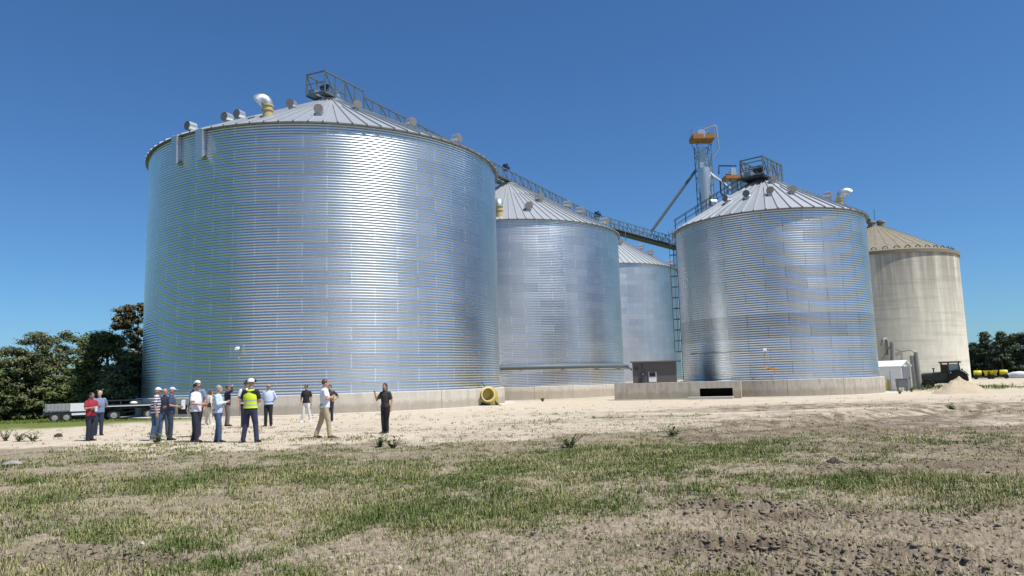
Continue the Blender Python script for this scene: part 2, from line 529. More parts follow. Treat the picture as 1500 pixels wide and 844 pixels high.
# ------------------------------------------------------------------ ground sheet: fine in view, coarse behind, out to the horizon
fine = np.radians(np.linspace(-42, 42, 1500))
rest = np.radians(np.linspace(42, 318, 140)[1:-1])
ANG = np.concatenate([fine, rest]); NA = len(ANG)
RAD = np.concatenate([[.6, 1.5, 3.0, 4.0], 4.0 * 1.0045 ** np.arange(1, 520), np.geomspace(43, 4500, 70)]); NR = len(RAD)
rr, aa = np.meshgrid(RAD, ANG, indexing='ij')
GX = rr * np.sin(aa); GY = rr * np.cos(aa)
GZ = height(GX, GY)
gv = np.stack([GX, GY, GZ], -1).reshape(-1, 3)
ii, jj = np.meshgrid(np.arange(NR - 1), np.arange(NA), indexing='ij')
j2 = (jj + 1) % NA
gf = np.stack([ii * NA + jj, ii * NA + j2, (ii + 1) * NA + j2, (ii + 1) * NA + jj], -1).reshape(-1, 4)
gf = gf[:, ::-1]
me = np_mesh('ground', gv, gf, M['earth'], smooth=True)
# close the little disc under the camera
gm_, gl_, gd_, gs_ = masks(GX, GY)
att = me.color_attributes.new('cover', 'FLOAT_COLOR', 'POINT')
att.data.foreach_set('color', np.stack([gm_, gd_, gs_, np.ones_like(gm_)], -1).astype(np.float32).ravel())
att = me.attributes.new('lawn', 'FLOAT', 'POINT'); att.data.foreach_set('value', gl_.astype(np.float32).ravel())
tag(link('ground', me), kind='structure')


def gz(x, y): return float(height(np.array([x]), np.array([y]))[0])


# ------------------------------------------------------------------ grass, straw, clods (nobody could count them)
npr = np.random.default_rng(11)


def blade_mat(name):
    t = NT(name)
    at = t.n('ShaderNodeAttribute', attribute_name='tint')
    t.set(Base_Color=at.outputs['Color'], Roughness=.65)
    t.b.inputs['Specular IOR Level'].default_value = .2
    return t.mat


def blades(name, P, L, W, lean, cols, kind='stuff'):
    """bent two-segment blades"""
    n = len(P)
    az = npr.uniform(0, 2 * PI, n)
    dx, dy = np.cos(az), np.sin(az)
    wx, wy = -dy, dx
    z = np.zeros(n)
    b0 = P + np.stack([-wx * W / 2, -wy * W / 2, z - .012], -1); b1 = P + np.stack([wx * W / 2, wy * W / 2, z - .012], -1)
    mid = P + np.stack([dx * L * lean * .35, dy * L * lean * .35, L * .55 * np.sqrt(np.clip(1 - (lean * .5) ** 2, .05, 1))], -1)
    m0 = mid - np.stack([wx * W * .4, wy * W * .4, z], -1); m1 = mid + np.stack([wx * W * .4, wy * W * .4, z], -1)
    tip = P + np.stack([dx * L * lean, dy * L * lean, L * np.sqrt(np.clip(1 - lean ** 2, .01, 1))], -1)
    V = np.stack([b0, b1, m1, m0, tip], 1).reshape(-1, 3)
    k = np.arange(n)[:, None] * 5
    F = np.concatenate([k + np.array([[0, 1, 2]]), k + np.array([[0, 2, 3]]), k + np.array([[3, 2, 4]])], 1).reshape(-1, 3)
    me = np_mesh(name, V, F, blade_mat(name + '_blades'))
    at = me.color_attributes.new('tint', 'FLOAT_COLOR', 'POINT')
    c = np.repeat(np.concatenate([cols, np.ones((n, 1))], 1)[:, None, :], 5, 1)
    at.data.foreach_set('color', c.astype(np.float32).ravel())
    return tag(link(name, me), kind=kind)


def scatter(n, r0, r1, dens):
    """points in the view wedge, even in log-distance so far rows are not starved"""
    r = np.sqrt(npr.uniform(r0 ** 2, r1 ** 2, n)) if r1 / r0 < 1.5 else r0 * (r1 / r0) ** npr.uniform(0, 1, n)
    a = npr.uniform(-math.radians(40), math.radians(40), n)
    X = r * np.sin(a); Y = r * np.cos(a)
    k = npr.uniform(0, 1, n) < dens(X, Y)
    return X[k], Y[k]


def grass_cols(n, green):
    pal = np.array([[.075, .112, .024], [.128, .165, .038], [.205, .215, .078], [.35, .305, .16], [.47, .405, .25]])
    u = np.clip(npr.normal(0, 1, n) * .9 + (1 - green) * 2.75, 0, 3.999)
    i = u.astype(int); f = (u - i)[:, None]
    return (pal[i] * (1 - f) + pal[i + 1] * f) * npr.uniform(.8, 1.2, (n, 1))


def g_dens(X, Y):
    g, lawn, d, s = masks(X, Y)
    n = .55 * fbm(X * 2.9, Y * 2.9, 3, 91) + .45 * fbm(X * 1.0, Y * 1.0, 3, 97)
    return np.clip((.20 + g * .75) * sstep(.40, .60, n + .13 * g) * (1 - s) + .04 * (1 - s), 0, 1)


cx, cy = scatter(105000, 5.2, 25, g_dens)          # tufts
g, *_ = masks(cx, cy)
nb = npr.integers(3, 12, len(cx))
X = np.repeat(cx, nb); Y = np.repeat(cy, nb); G = np.repeat(g, nb)
sp_ = .03 + .0015 * np.hypot(X, Y)
X = X + npr.normal(0, 1, len(X)) * sp_; Y = Y + npr.normal(0, 1, len(X)) * sp_
gr = np.clip(fbm(X * .9, Y * .9, 4, 19) * 1.9 + G * .45 - .72, 0, 1)
L = npr.uniform(.018, .062, len(X)) * (.62 + .55 * G) * np.repeat(npr.lognormal(.1, .5, len(cx)).clip(.4, 3.2), nb)
W = .0035 + .00052 * np.hypot(X, Y) * npr.uniform(.6, 1.3, len(X))
P = np.stack([X, Y, height(X, Y)], -1)
blades('grass', P, L, W, npr.uniform(.35, .985, len(X)), grass_cols(len(X), gr))

# dry straw lying about
X, Y = scatter(90000, 5.2, 27, lambda X, Y: np.clip(.10 + .55 * masks(X, Y)[0] + .05 * masks(X, Y)[3], 0, 1) * sstep(.35, .65, fbm(X * 1.9, Y * 1.9, 3, 71)))
P = np.stack([X, Y, height(X, Y) + .012], -1)
dry = np.array([[.40, .345, .235]]) * npr.uniform(.35, 1.1, (len(X), 1))
blades('straw_litter', P, npr.uniform(.025, .10, len(X)), .003 + .00045 * np.hypot(X, Y), npr.uniform(.93, .999, len(X)), dry)

# thin weeds scattered on the sandy yard and along the walls
def yard_dens(X, Y):
    g, lawn, d, s = masks(X, Y)
    p = sstep(.60, .80, fbm(X * .22 + 7, Y * .45, 4, 131))
    return np.clip(s * (.05 + .8 * p) * sstep(50, 30, Y) * (1 - lawn), 0, 1)
cx, cy = scatter(30000, 19, 50, yard_dens)
nb = npr.integers(3, 9, len(cx)); X = np.repeat(cx, nb) + npr.normal(0, .07, nb.sum()); Y = np.repeat(cy, nb) + npr.normal(0, .07, nb.sum())
P = np.stack([X, Y, height(X, Y)], -1)
blades('yard_weeds', P, npr.uniform(.03, .11, len(X)), npr.uniform(.012, .026, len(X)), npr.uniform(.2, .95, len(X)), grass_cols(len(X), npr.uniform(.1, .7, len(X))))

# long grass: left lawn, foot of the trees, round the tractor, along the foundations
def lawn_pts(n, x0, x1, y0, y1, thr=.3):
    X = npr.uniform(x0, x1, n); Y = npr.uniform(y0, y1, n)
    k = masks(X, Y)[1] > thr
    return X[k], Y[k]
XA, YA = lawn_pts(26000, -50, -17, 42, 62)
XB, YB = lawn_pts(9000, 28, 50, 54, 76)
X = np.concatenate([XA, XB]); Y = np.concatenate([YA, YB])
P = np.stack([X, Y, height(X, Y)], -1)
hh = .10 + .35 * sstep(.5, .7, fbm(X * .3, Y * .3, 3, 201)) * sstep(50, 56, Y)
blades('long_grass', P, npr.uniform(.5, 1.2, len(X)) * hh, npr.uniform(.02, .05, len(X)), npr.uniform(.1, .8, len(X)),
       np.array([[.105, .15, .03]]) * npr.uniform(.6, 1.5, (len(X), 1)) + np.array([[.05, .02, .01]]) * npr.uniform(0, 1, (len(X), 1)))


def lumps(name, X, Y, S, mat, seed=0, sink=.35):
    """irregular clods: a jittered octahedron-sphere per clod"""
    bm = bmesh.new(); bmesh.ops.create_icosphere(bm, subdivisions=1, radius=1.0)
    bv = np.array([v.co[:] for v in bm.verts]); bf = np.array([[v.index for v in f.verts] for f in bm.faces]); bm.free()
    n = len(X); k = len(bv)
    jit = npr.uniform(.45, 1.35, (n, k, 1))
    sc = np.stack([S * npr.uniform(.8, 1.5, n), S * npr.uniform(.8, 1.5, n), S * npr.uniform(.45, .85, n)], -1)[:, None, :]
    V = bv[None] * jit * sc
    a = npr.uniform(0, 2 * PI, n); c, s = np.cos(a)[:, None], np.sin(a)[:, None]
    V = np.stack([V[..., 0] * c - V[..., 1] * s, V[..., 0] * s + V[..., 1] * c, V[..., 2]], -1)
    Z = height(X, Y) + S * (.5 - sink)
    V = V + np.stack([X, Y, Z - S * .3], -1)[:, None, :]
    F = (bf[None] + (np.arange(n) * k)[:, None, None]).reshape(-1, 3)
    return tag(link(name, np_mesh(name, V.reshape(-1, 3), F, mat)), kind='stuff')


def clod_dens(X, Y):
    g, lawn, d, s = masks(X, Y)
    rut = 0 * X
    for a_, b_, w, dep in RUTS:
        dd = b_ - a_; L_ = np.hypot(*dd)
        tt = ((X - a_[0]) * dd[0] + (Y - a_[1]) * dd[1]) / L_
        ss = ((X - a_[0]) * -dd[1] + (Y - a_[1]) * dd[0]) / L_
        rut = np.maximum(rut, np.exp(-(ss / (w * 2.8)) ** 2) * (tt > 0) * (tt < L_) * min(1.0, dep / .05))
    return np.clip(.12 * (1 - s) * (1 - g) + 1.0 * rut + .55 * sstep(.6, .75, fbm(X * 1.3, Y * 1.3, 3, 301)) * (1 - g) * (1 - s) + .03 * s, 0, 1)


X, Y = scatter(150000, 5.4, 30, clod_dens)
lumps('dirt_clods', X, Y, npr.lognormal(-4.6, .6, len(X)).clip(.003, .032) * (1 + .02 * np.hypot(X, Y)), simple('clod_earth', (.20, .162, .115), .95, 0, .45, 5, .3))
X, Y = scatter(5200, 5.4, 45, lambda X, Y: .25 + .4 * masks(X, Y)[3])
lumps('pebbles', X, Y, npr.lognormal(-5.0, .5, len(X)).clip(.003, .025) * (1 + .025 * np.hypot(X, Y)), simple('pale_pebbles', (.50, .45, .37), .9, 0, .3, 10, .2))
# ------------------------------------------------------------------ the silos
def cone_point(px, py, c, R, ze, za, rt):
    """where the ray of a pixel meets (or comes nearest to) a roof cone, in world coordinates"""
    d = ray(px, py); best = None
    for tt in np.linspace(20, 140, 2400):
        p = CC + d * tt
        r = math.hypot(p[0] - c[0], p[1] - c[1])
        if r > R + .3: continue
        z = ze + (za - ze) * (R - r) / (R - rt)
        gap = p[2] - z
        if gap <= 0:
            return math.atan2(p[1] - c[1], p[0] - c[0]), r
        if best is None or gap < best[0]:
            best = (gap, math.atan2(p[1] - c[1], p[0] - c[0]), r)
    return best[1], best[2]


def corrugated(R, z0, z1, pitch, amp, nth, sub, nsheets, ring):
    nz = int(round((z1 - z0) / pitch)) * sub
    zs = np.linspace(z0, z1, nz + 1)
    ph = 2 * PI * np.arange(nz + 1) / sub
    rad = R + amp * np.cos(ph)
    th = np.linspace(0, 2 * PI, nth + 1)
    V = np.stack([rad[:, None] * np.cos(th), rad[:, None] * np.sin(th), np.repeat(zs[:, None], nth + 1, 1)], -1)
    i, j = np.meshgrid(np.arange(nz), np.arange(nth), indexing='ij')
    w = nth + 1
    F = np.stack([i * w + j, i * w + j + 1, (i + 1) * w + j + 1, (i + 1) * w + j], -1).reshape(-1, 4)
    U = np.stack([np.repeat((th / (2 * PI) * nsheets)[None], nz + 1, 0), np.repeat(((z1 - zs) / ring)[:, None], w, 1)], -1).reshape(-1, 2)
    return V.reshape(-1, 3), F, U


def hood_vent(parent, c, ang, r, ze, za, R, rt, size=.36, mat='galv_plain'):
    """cowl on the roof: neck, round drum with a flat screened mouth turned down the slope"""
    z = ze + (za - ze) * (R - r) / (R - rt)
    ca, sa = math.cos(ang), math.sin(ang)
    loc = lambda u, w, h: (ca * (r + u) - sa * w, sa * (r + u) + ca * w, z + h)
    b = MB()
    # neck
    vs = []
    for h, k in ((-.35, .62), (.22, .62)):
        vs.append([loc(-size * k, -size * k, h), loc(size * k, -size * k, h), loc(size * k, size * k, h), loc(-size * k, size * k, h)])
    b.loft(vs)
    n = 18; Lb, Lf = -size * .9, size * 1.1
    rings = [[loc(u, size * k * math.cos(2 * PI * i / n), .16 + size * .6 + size * k * math.sin(2 * PI * i / n)) for i in range(n)]
             for u, k in ((Lb, .7), (Lb + .08, .97), (Lf, 1.0))]
    b.loft(rings)
    o = b.build('roof_vent', M[mat], parent, 40)
    s = MB()
    s.loft([[loc(u, size * .96 * math.cos(2 * PI * i / n), .16 + size * .6 + size * .96 * math.sin(2 * PI * i / n)) for i in range(n)] for u in (Lf + .003, Lf + .02)])
    s.build('vent_screen', M['screen'], o)
    return o


def silo(name, label, cx, cy, R, z0, zc, ze, za, rt, mat, nsheets, ring, pitch, ribs, nth, sub, conc='conc', group=None):
    top = thing(name, label, 'silo', (cx, cy, 0), 0, group)
    Rf = R + .34
    f = MB()
    f.lathe([(Rf, z0 - .6), (Rf, zc - .03), (Rf - .03, zc), (R - .15, zc + .004)], 128)
    f.build('foundation', M[conc], top, 30)
    ap = MB(); ap.lathe([(R + 1.35, z0 - .5), (R + 1.3, z0 + .07), (Rf - .05, z0 + .09)], 96)
    ap.build('footing', M['slab'], top, 30)
    V, F, U = corrugated(R, zc, ze - .03, pitch, .0130, nth, sub, nsheets, ring)
    me = np_mesh('wall', V, F, M[mat], smooth=True)
    uvl = me.uv_layers.new(name='UVMap')
    uvl.data.foreach_set('uv', U[F.ravel()].astype(np.float32).ravel())
    link('wall', me, top)
    # wind ring at the bottom and stiff flashing
    # roof: flat radial panels with standing ribs, over-hanging eave
    b = MB(); Ro = R + .22
    sl = (za - ze) / (R - rt)
    zo = ze - sl * .22
    n = ribs
    for k in range(n):
        a0, a1 = 2 * PI * k / n, 2 * PI * (k + 1) / n
        q = [(Ro * math.cos(a0), Ro * math.sin(a0), zo), (Ro * math.cos(a1), Ro * math.sin(a1), zo),
             (rt * math.cos(a1), rt * math.sin(a1), za), (rt * math.cos(a0), rt * math.sin(a0), za)]
        b.add(q, [(0, 1, 2, 3)])
        # rib
        ca, sa = math.cos(a0), math.sin(a0)
        w0, w1, hh = .045, .03, .10
        pr = lambda r, z, w, h: (ca * r - sa * w, sa * r + ca * w, z + h)
        rin = rt + .1 if k % 2 == 0 else rt + (R - rt) * .30
        zi = za - sl * (rin - rt)
        b.add([pr(Ro + .03, zo - .02, -w0, 0), pr(Ro + .03, zo - .02, w0, 0), pr(Ro + .03, zo - .02, w1, hh), pr(Ro + .03, zo - .02, -w1, hh),
               pr(rin, zi, -w0, 0), pr(rin, zi, w0, 0), pr(rin, zi, w1, hh), pr(rin, zi, -w1, hh)],
              [(1, 2, 6, 5), (2, 3, 7, 6), (3, 0, 4, 7), (4, 5, 6, 7)])
    b.build('roof', M['roof'], top, None)
    e = MB()
    for k in range(n):      # grey blocks at the rib ends, shade of their openings put into the colour
        a0 = 2 * PI * k / n; ca, sa = math.cos(a0), math.sin(a0)
        e.box((ca * (Ro + .02), sa * (Ro + .02), zo + .03), (.05, .075, .085), a0)
    e.lathe([(Ro + .005, zo + .003), (Ro + .005, zo - .07), (Ro - .03, zo - .075)], 128)
    e.build('eave_trim_rib_shade', M['grey'], top)
    c = MB()
    c.lathe([(rt + .16, za - .03), (rt + .16, za + .05), (rt + .02, za + .06), (rt + .02, za + .22), (.05, za + .30)], 40)
    c.build('roof_cap', M['galv_dull'], top, 30)
    top['sl'] = sl
    return top


def frame_dir(p, q):
    d = Vector((q[0] - p[0], q[1] - p[1], 0)).normalized()
    return d, Vector((d.y, -d.x, 0))       # along, to the right


S1 = dict(c=(-13.77, 55.72), R=12.67, ze=17.6, za=23.45, rt=1.1)
S2 = dict(c=(-.12, 86.1), R=12.67, ze=17.95, za=24.65, rt=1.1)
S3 = dict(c=(13.64, 118.22), R=12.67, ze=18.2, za=25.6, rt=1.1)
S4 = dict(c=(20.5, 58.1), R=7.13, ze=13.25, za=16.95, rt=.75)

s1 = silo('grain_silo', 'huge corrugated steel silo with ochre gooseneck vent, standing behind the group of people', *S1['c'], S1['R'], -.05, 1.16, S1['ze'], S1['za'], S1['rt'],
          'galv', 28, .832, .1664, 92, 224, 6)
s2 = silo('grain_silo', 'corrugated steel silo partly hidden by the huge one, dark pipe along its lower wall', *S2['c'], S2['R'], -.4, .96, S2['ze'], S2['za'], S2['rt'],
          'galv2', 28, .832, .1664, 92, 192, 5)
s3 = silo('grain_silo', 'farthest steel silo, seen only as a sliver above the grey pump hut', *S3['c'], S3['R'], -.4, .96, S3['ze'], S3['za'], S3['rt'],
          'galv2', 28, .832, .1664, 92, 160, 5)
s4 = silo('grain_silo', 'smaller squat steel silo with brick-like sheet seams on a stained plinth', *S4['c'], S4['R'], -.05, 1.18, S4['ze'], S4['za'], S4['rt'],
          'galv4', 16, .832, .1664, 56, 176, 6, conc='conc4')
for o in (s1, s2, s3, s4):
    del o['sl']


def gooseneck(parent, S, px, py, out_ang, h=1.9, r=.34, collar='tan', mouth='silver', reach=1.0):
    ang, rad = cone_point(px, py, S['c'], S['R'], S['ze'], S['za'], S['rt'])
    z = S['ze'] + (S['za'] - S['ze']) * (S['R'] - rad) / (S['R'] - S['rt'])
    x, y = rad * math.cos(ang), rad * math.sin(ang)
    dx, dy = math.cos(out_ang), math.sin(out_ang)
    b = MB()
    b.path([(x, y, z - .5), (x, y, z + h * .62)], r * .95, 18)
    b.path([(x, y, z + h * .30), (x, y, z + h * .36)], r * 1.12, 18)
    b.path([(x, y, z + h * .56), (x, y, z + h * .62)], r * 1.12, 18)
    o = b.build('vent_collar', M[collar], parent, 40)
    g = MB(); pts = []; rs = []
    for k in range(9):
        a = PI * k / 8 * .78
        pts.append((x + dx * reach * .55 * (1 - math.cos(a)), y + dy * reach * .55 * (1 - math.cos(a)), z + h * .60 + reach * .6 * math.sin(a)))
        rs.append(r * (1.0 + .35 * k / 8))
    g.path(pts, rs, 18)
    g.build('gooseneck_hood', M[mouth], o, 50)


def vents(parent, S, pts, size):
    for px, py in pts:
        ang, rad = cone_point(px, py, S['c'], S['R'], S['ze'], S['za'], S['rt'])
        hood_vent(parent, S['c'], ang, min(rad, S['R'] - .6), S['ze'], S['za'], S['R'], S['rt'], size)


vents(s1, S1, [(334, 174), (352, 170), (428, 160), (467, 169), (522, 162), (601, 187), (683, 218), (262, 201)], .305)
vents(s2, S2, [(774, 308), (790, 295), (830, 302), (849, 314), (884, 328)], .42)
vents(s3, S3, [(907, 358), (938, 362), (952, 374), (983, 385)], .45)
vents(s4, S4, [(1095, 291), (1128, 286), (1160, 284), (1212, 291), (1046, 302), (1066, 297), (1132, 268)], .27)
gooseneck(s1, S1, 392, 171, math.radians(195), 1.2, .33, 'tan', 'galv_plain', .62)
gooseneck(s2, S2, 731, 316, math.radians(100), 1.6, .42, 'tan', 'galv_plain', .8)
gooseneck(s4, S4, 1231, 299, math.radians(-12), .75, .25, 'tan', 'galv_plain', .72)


def wall_frame(S, px, py):
    """local frame where the ray of a pixel first meets the silo wall"""
    d = ray(px, py); c = S['c']
    ox, oy = -c[0], -c[1]
    A = d[0] ** 2 + d[1] ** 2; B = 2 * (ox * d[0] + oy * d[1]); C_ = ox * ox + oy * oy - S['R'] ** 2
    disc = max(B * B - 4 * A * C_, 0)
    t_ = (-B - math.sqrt(disc)) / (2 * A)
    p = CC + d * t_
    return math.atan2(p[1] - c[1], p[0] - c[0]), p[2]


# two sheet-metal hoods hanging under the eave of the huge silo
for px in (262, 297):
    a, z = wall_frame(S1, px, 205)
    ca, sa = math.cos(a), math.sin(a)
    L_ = lambda u, w, h: (ca * (S1['R'] + u) - sa * w, sa * (S1['R'] + u) + ca * w, h)
    zt = S1['ze'] - .12; zb = zt - 1.85
    b = MB()
    b.loft([[L_(.0, -.28, zb + .3), L_(.30, -.28, zb), L_(.30, .28, zb), L_(.0, .28, zb + .3)],
            [L_(.0, -.28, zt), L_(.34, -.28, zt), L_(.34, .28, zt), L_(.0, .28, zt)]])
    b.build('wall_hood', M['galv_plain'], s1)
# flood lamp and cable
def lamp_on_wall(S, parent, px, py, z_low, tint='white'):
    a, z = wall_frame(S, px, py)
    ca, sa = math.cos(a), math.sin(a)
    L_ = lambda u, w, h: (ca * (S['R'] + u) - sa * w, sa * (S['R'] + u) + ca * w, h)
    b = MB(); b.path([L_(0, -.12, z - .55), L_(.10, -.1, z - .5), L_(.22, .0, z)], .022, 6)
    b.path([L_(.03, -.12, z - .5), L_(.03, -.12, z_low)], .010, 5)
    o = b.build('lamp_bracket', M['galv_dull'], parent)
    h = MB()
    h.loft([[L_(.16, -.11, z + .02), L_(.36, -.11, z - .08), L_(.36, .11, z - .08), L_(.16, .11, z + .02)],
            [L_(.17, -.09, z + .11), L_(.34, -.09, z + .05), L_(.34, .09, z + .05), L_(.17, .09, z + .11)]])
    h.build('flood_lamp', M['white'], o)
lamp_on_wall(S1, s1, 351, 511, 1.25)
lamp_on_wall(S4, s4, 1121, 513, 2.2)
# conduit along the wall of the smaller silo and the orange hand lever below the lamp
a0, z_ = wall_frame(S4, 1012, 519); a1, z1_ = wall_frame(S4, 1118, 514)
if a1 < a0: a1 += 2 * PI
b = MB(); b.path([((S4['R'] + .05) * math.cos(a0 + (a1 - a0) * k / 20), (S4['R'] + .05) * math.sin(a0 + (a1 - a0) * k / 20), z_ + (z1_ - z_) * k / 20 + .02 * math.sin(k)) for k in range(21)], .028, 6)
b.build('conduit', M['grey'], s4)
a, z = wall_frame(S4, 1128, 540)
ca, sa = math.cos(a), math.sin(a); L_ = lambda u, w, h: (ca * (S4['R'] + u) - sa * w, sa * (S4['R'] + u) + ca * w, h)
b = MB(); b.path([L_(.05, -.35, z + .12), L_(.14, .0, z), L_(.16, .3, z - .05)], .05, 8); b.path([L_(.12, .28, z - .04), L_(.14, .3, z - .35)], .035, 6)
b.build('sampling_lever', simple('orange_lever_paint', (.55, .22, .03), .5), s4)

# ladder with safety cage on the left edge of the smaller silo
va = math.atan2(-S4['c'][1], -S4['c'][0])
aL = va - math.radians(96)
ca, sa = math.cos(aL), math.sin(aL); L_ = lambda u, w, h: (ca * (S4['R'] + u) - sa * w, sa * (S4['R'] + u) + ca * w, h)
b = MB()
for w in (-.22, .22): b.bar(L_(.16, w, 1.2), L_(.16, w, 13.9), .05)
z = 1.4
while z < 13.6: b.bar(L_(.16, -.22, z), L_(.16, .22, z), .028); z += .3
for z in (2.0, 5, 8, 11): b.bar(L_(0, -.22, z), L_(.16, -.22, z), .04); b.bar(L_(0, .22, z), L_(.16, .22, z), .04)
lad = b.build('ladder', M['dark_steel'], s4)
b = MB(); z = 3.6
while z < 13.9:
    pts = [L_(.16 + .62 * math.sin(PI * k / 8), -.34 * math.cos(PI * k / 8), z) for k in range(9)]
    b.path(pts, .022, 4); z += .9
for k in (1, 4, 7): b.bar(L_(.16 + .62 * math.sin(PI * k / 8), -.34 * math.cos(PI * k / 8), 3.6), L_(.16 + .62 * math.sin(PI * k / 8), -.34 * math.cos(PI * k / 8), 13.8), .03)
b.build('safety_cage', M['dark_steel'], lad)
# stair up the roof of the smaller silo, left side
b = MB(); aS = va - math.radians(80); ca, sa = math.cos(aS), math.sin(aS)
def RS(r, w, h):
    zz = S4['ze'] + (S4['za'] - S4['ze']) * (S4['R'] - r) / (S4['R'] - S4['rt'])
    return (ca * r - sa * w, sa * r + ca * w, zz + h)
for w in (-.3, .3):
    b.bar(RS(S4['R'] + .1, w, .12), RS(1.0, w, .12), .05)
    b.bar(RS(S4['R'] + .1, w, 1.0), RS(1.0, w, 1.0), .045)
    b.bar(RS(S4['R'] + .1, w, .58), RS(1.0, w, .58), .03)
    for k in range(8):
        r_ = S4['R'] - k * .85; b.bar(RS(r_, w, .1), RS(r_, w, 1.0), .035)
for k in range(24): b.bar(RS(S4['R'] - k * .25, -.3, .15), RS(S4['R'] - k * .25, .3, .15), .05)
b.build('roof_stair', M['dark_steel'], s4)

# duct mouths in the foundations, their inner shade painted as near-black blocks
def duct_mouth_shade(parent, S, px, w, h, zmid, sill=False):
    c = S['c']; d = ray(px, 580); A = math.atan2(d[1], d[0])
    Rf = S['R'] + .34
    t_c = c[0] * math.cos(A) + c[1] * math.sin(A); off = math.sqrt(max(c[0] ** 2 + c[1] ** 2 - t_c ** 2, 0))
    t_ = t_c - math.sqrt(max(Rf ** 2 - off ** 2, .01))
    p = (t_ * math.cos(A) - c[0], t_ * math.sin(A) - c[1])
    a = math.atan2(p[1], p[0])
    ca, sa = math.cos(a), math.sin(a); L_ = lambda u, ww, hh: (ca * (Rf + u) - sa * ww, sa * (Rf + u) + ca * ww, hh)
    b = MB(); dep = .10 + w * w / (8 * Rf)
    # solid near-black block; its colour stands in for the shade of an opening
    b.loft([[L_(-.3, -w / 2, zmid - h / 2), L_(-.3, w / 2, zmid - h / 2), L_(-.3, w / 2, zmid + h / 2), L_(-.3, -w / 2, zmid + h / 2)],
            [L_(.015, -w / 2, zmid - h / 2), L_(.015, w / 2, zmid - h / 2), L_(.015, w / 2, zmid + h / 2), L_(.015, -w / 2, zmid + h / 2)]])
    return b.build('duct_mouth_shade', M['void'], parent), L_
duct_mouth_shade(s1, S1, 268, .75, .55, .48)
# ------------------------------------------------------------------ conveyor galleries
def motor(parent, p, s=1.0, mat='motor_blue', name='drive_motor', d=(1, 0)):
    b = MB(); x, y, z = p
    b.path([(x - d[0] * .45 * s, y - d[1] * .45 * s, z), (x + d[0] * .45 * s, y + d[1] * .45 * s, z)], .26 * s, 14)
    b.path([(x + d[0] * .45 * s, y + d[1] * .45 * s, z), (x + d[0] * .6 * s, y + d[1] * .6 * s, z)], .2 * s, 12)
    b.box((x, y, z - .3 * s), (.6 * s, .5 * s, .2 * s)); b.box((x + .1 * s, y, z + .28 * s), (.25 * s, .25 * s, .18 * s))
    return b.build(name, M[mat], parent, 40)


def gallery(name, label, p0, p1, z0, z1, width, htruss, step, tall=0, htall=0, legs=()):
    d, rt = frame_dir(p0, p1)
    L_ = math.hypot(p1[0] - p0[0], p1[1] - p0[1])
    g = thing(name, label, 'conveyor', (p0[0], p0[1], 0))
    def P(t, w, h):
        v = d * t + rt * w
        return Vector((v.x, v.y, z0 + (z1 - z0) * t / L_ + h))
    n = int(L_ / step)
    for side in (-1, 1):
        b = MB(); w = side * width / 2
        for k in range(n + 1):
            t0 = min(k * step, L_); t1 = min((k + 1) * step, L_)
            hh = htall if k < tall else htruss
            b.bar(P(t0, w, 0), P(t0, w, hh), .10)
            if k == tall and tall: b.bar(P(t0 - .03, w, 0), P(t0 - .03, w, htall), .075)
            if t1 - t0 < .2: continue
            b.bar(P(t0, w, hh), P(t1, w, hh), .12)
            if k % 2 == 0: b.bar(P(t0, w, hh), P(t1, w, .05), .085)
            else: b.bar(P(t0, w, .05), P(t1, w, hh), .085)
        b.bar(P(0, w, 0), P(L_, w, 0), .10, .14)
        b.build('side_truss', M['truss'], g)
    b = MB()
    hh = htall if tall else htruss
    b.bar(P(0, -width / 2, hh), P(0, width / 2, hh), .085); b.bar(P(0, -width / 2, hh * .5), P(0, width / 2, hh * .5), .05)
    for k in range(n + 1):
        t0 = min(k * step, L_)
        b.bar(P(t0, -width / 2, .02), P(t0, width / 2, .02), .07)
    b.build('cross_members', M['truss'], g)
    b = MB(); b.bar(P(-.1, .42, .06), P(L_, .42, .06), .75, .05); b.build('walkway', M['galv_dull'], g)
    b = MB(); b.bar(P(0, -.42, .22), P(L_, -.42, .22), .55, .42)
    for k in range(0, n, 2): b.bar(P(k * step, -.42, .22), P(k * step + .08, -.42, .22), .66, .5)
    b.build('conveyor_trough', M['galv_plain'], g)
    for t_, zt in legs:
        for s_ in (-1, 1):
            b = MB(); b.bar(P(t_, s_ * width / 2, 0), P(t_, s_ * width / 2, zt - P(t_, 0, 0).z), .12); b.build('support_leg', M['truss'], g)
    return g, P, d


dv = (S3['c'][0] - S1['c'][0], S3['c'][1] - S1['c'][1]); dl = math.hypot(*dv); du = (dv[0] / dl, dv[1] / dl)
pA = (S1['c'][0] - du[0] * 1.9, S1['c'][1] - du[1] * 1.9)
pB = (S3['c'][0], S3['c'][1])
g1, GP, gd = gallery('conveyor_gallery', 'long grey lattice conveyor bridge running over the peaks of the row of big silos', pA, pB, 23.7, 26.5, 1.75, 1.15, 1.25, tall=4, htall=1.65,
                     legs=((12, 18.0), (24, 19.6), (28, 21.5), (46, 19.4), (55, 18.8)))
motor(g1, GP(2.6, -.3, .75), 1.0, 'galv_plain', 'drive_motor', (gd.x, gd.y))
motor(g1, GP(.9, .1, .8), .7, 'dark_steel', 'gearbox', (gd.y, -gd.x))
motor(g1, GP(2.3 + math.hypot(S2['c'][0] - S1['c'][0], S2['c'][1] - S1['c'][1]) - .4, .1, 1.9), 1.1, 'motor_blue', 'drive_motor', (gd.x, gd.y))
for t_ in (2.3, 35.6):
    b = MB(); b.path([GP(t_, 0, .1), GP(t_, 0, -.6)], .5, 14); b.build('discharge_spout', M['galv_dull'], g1, 40)

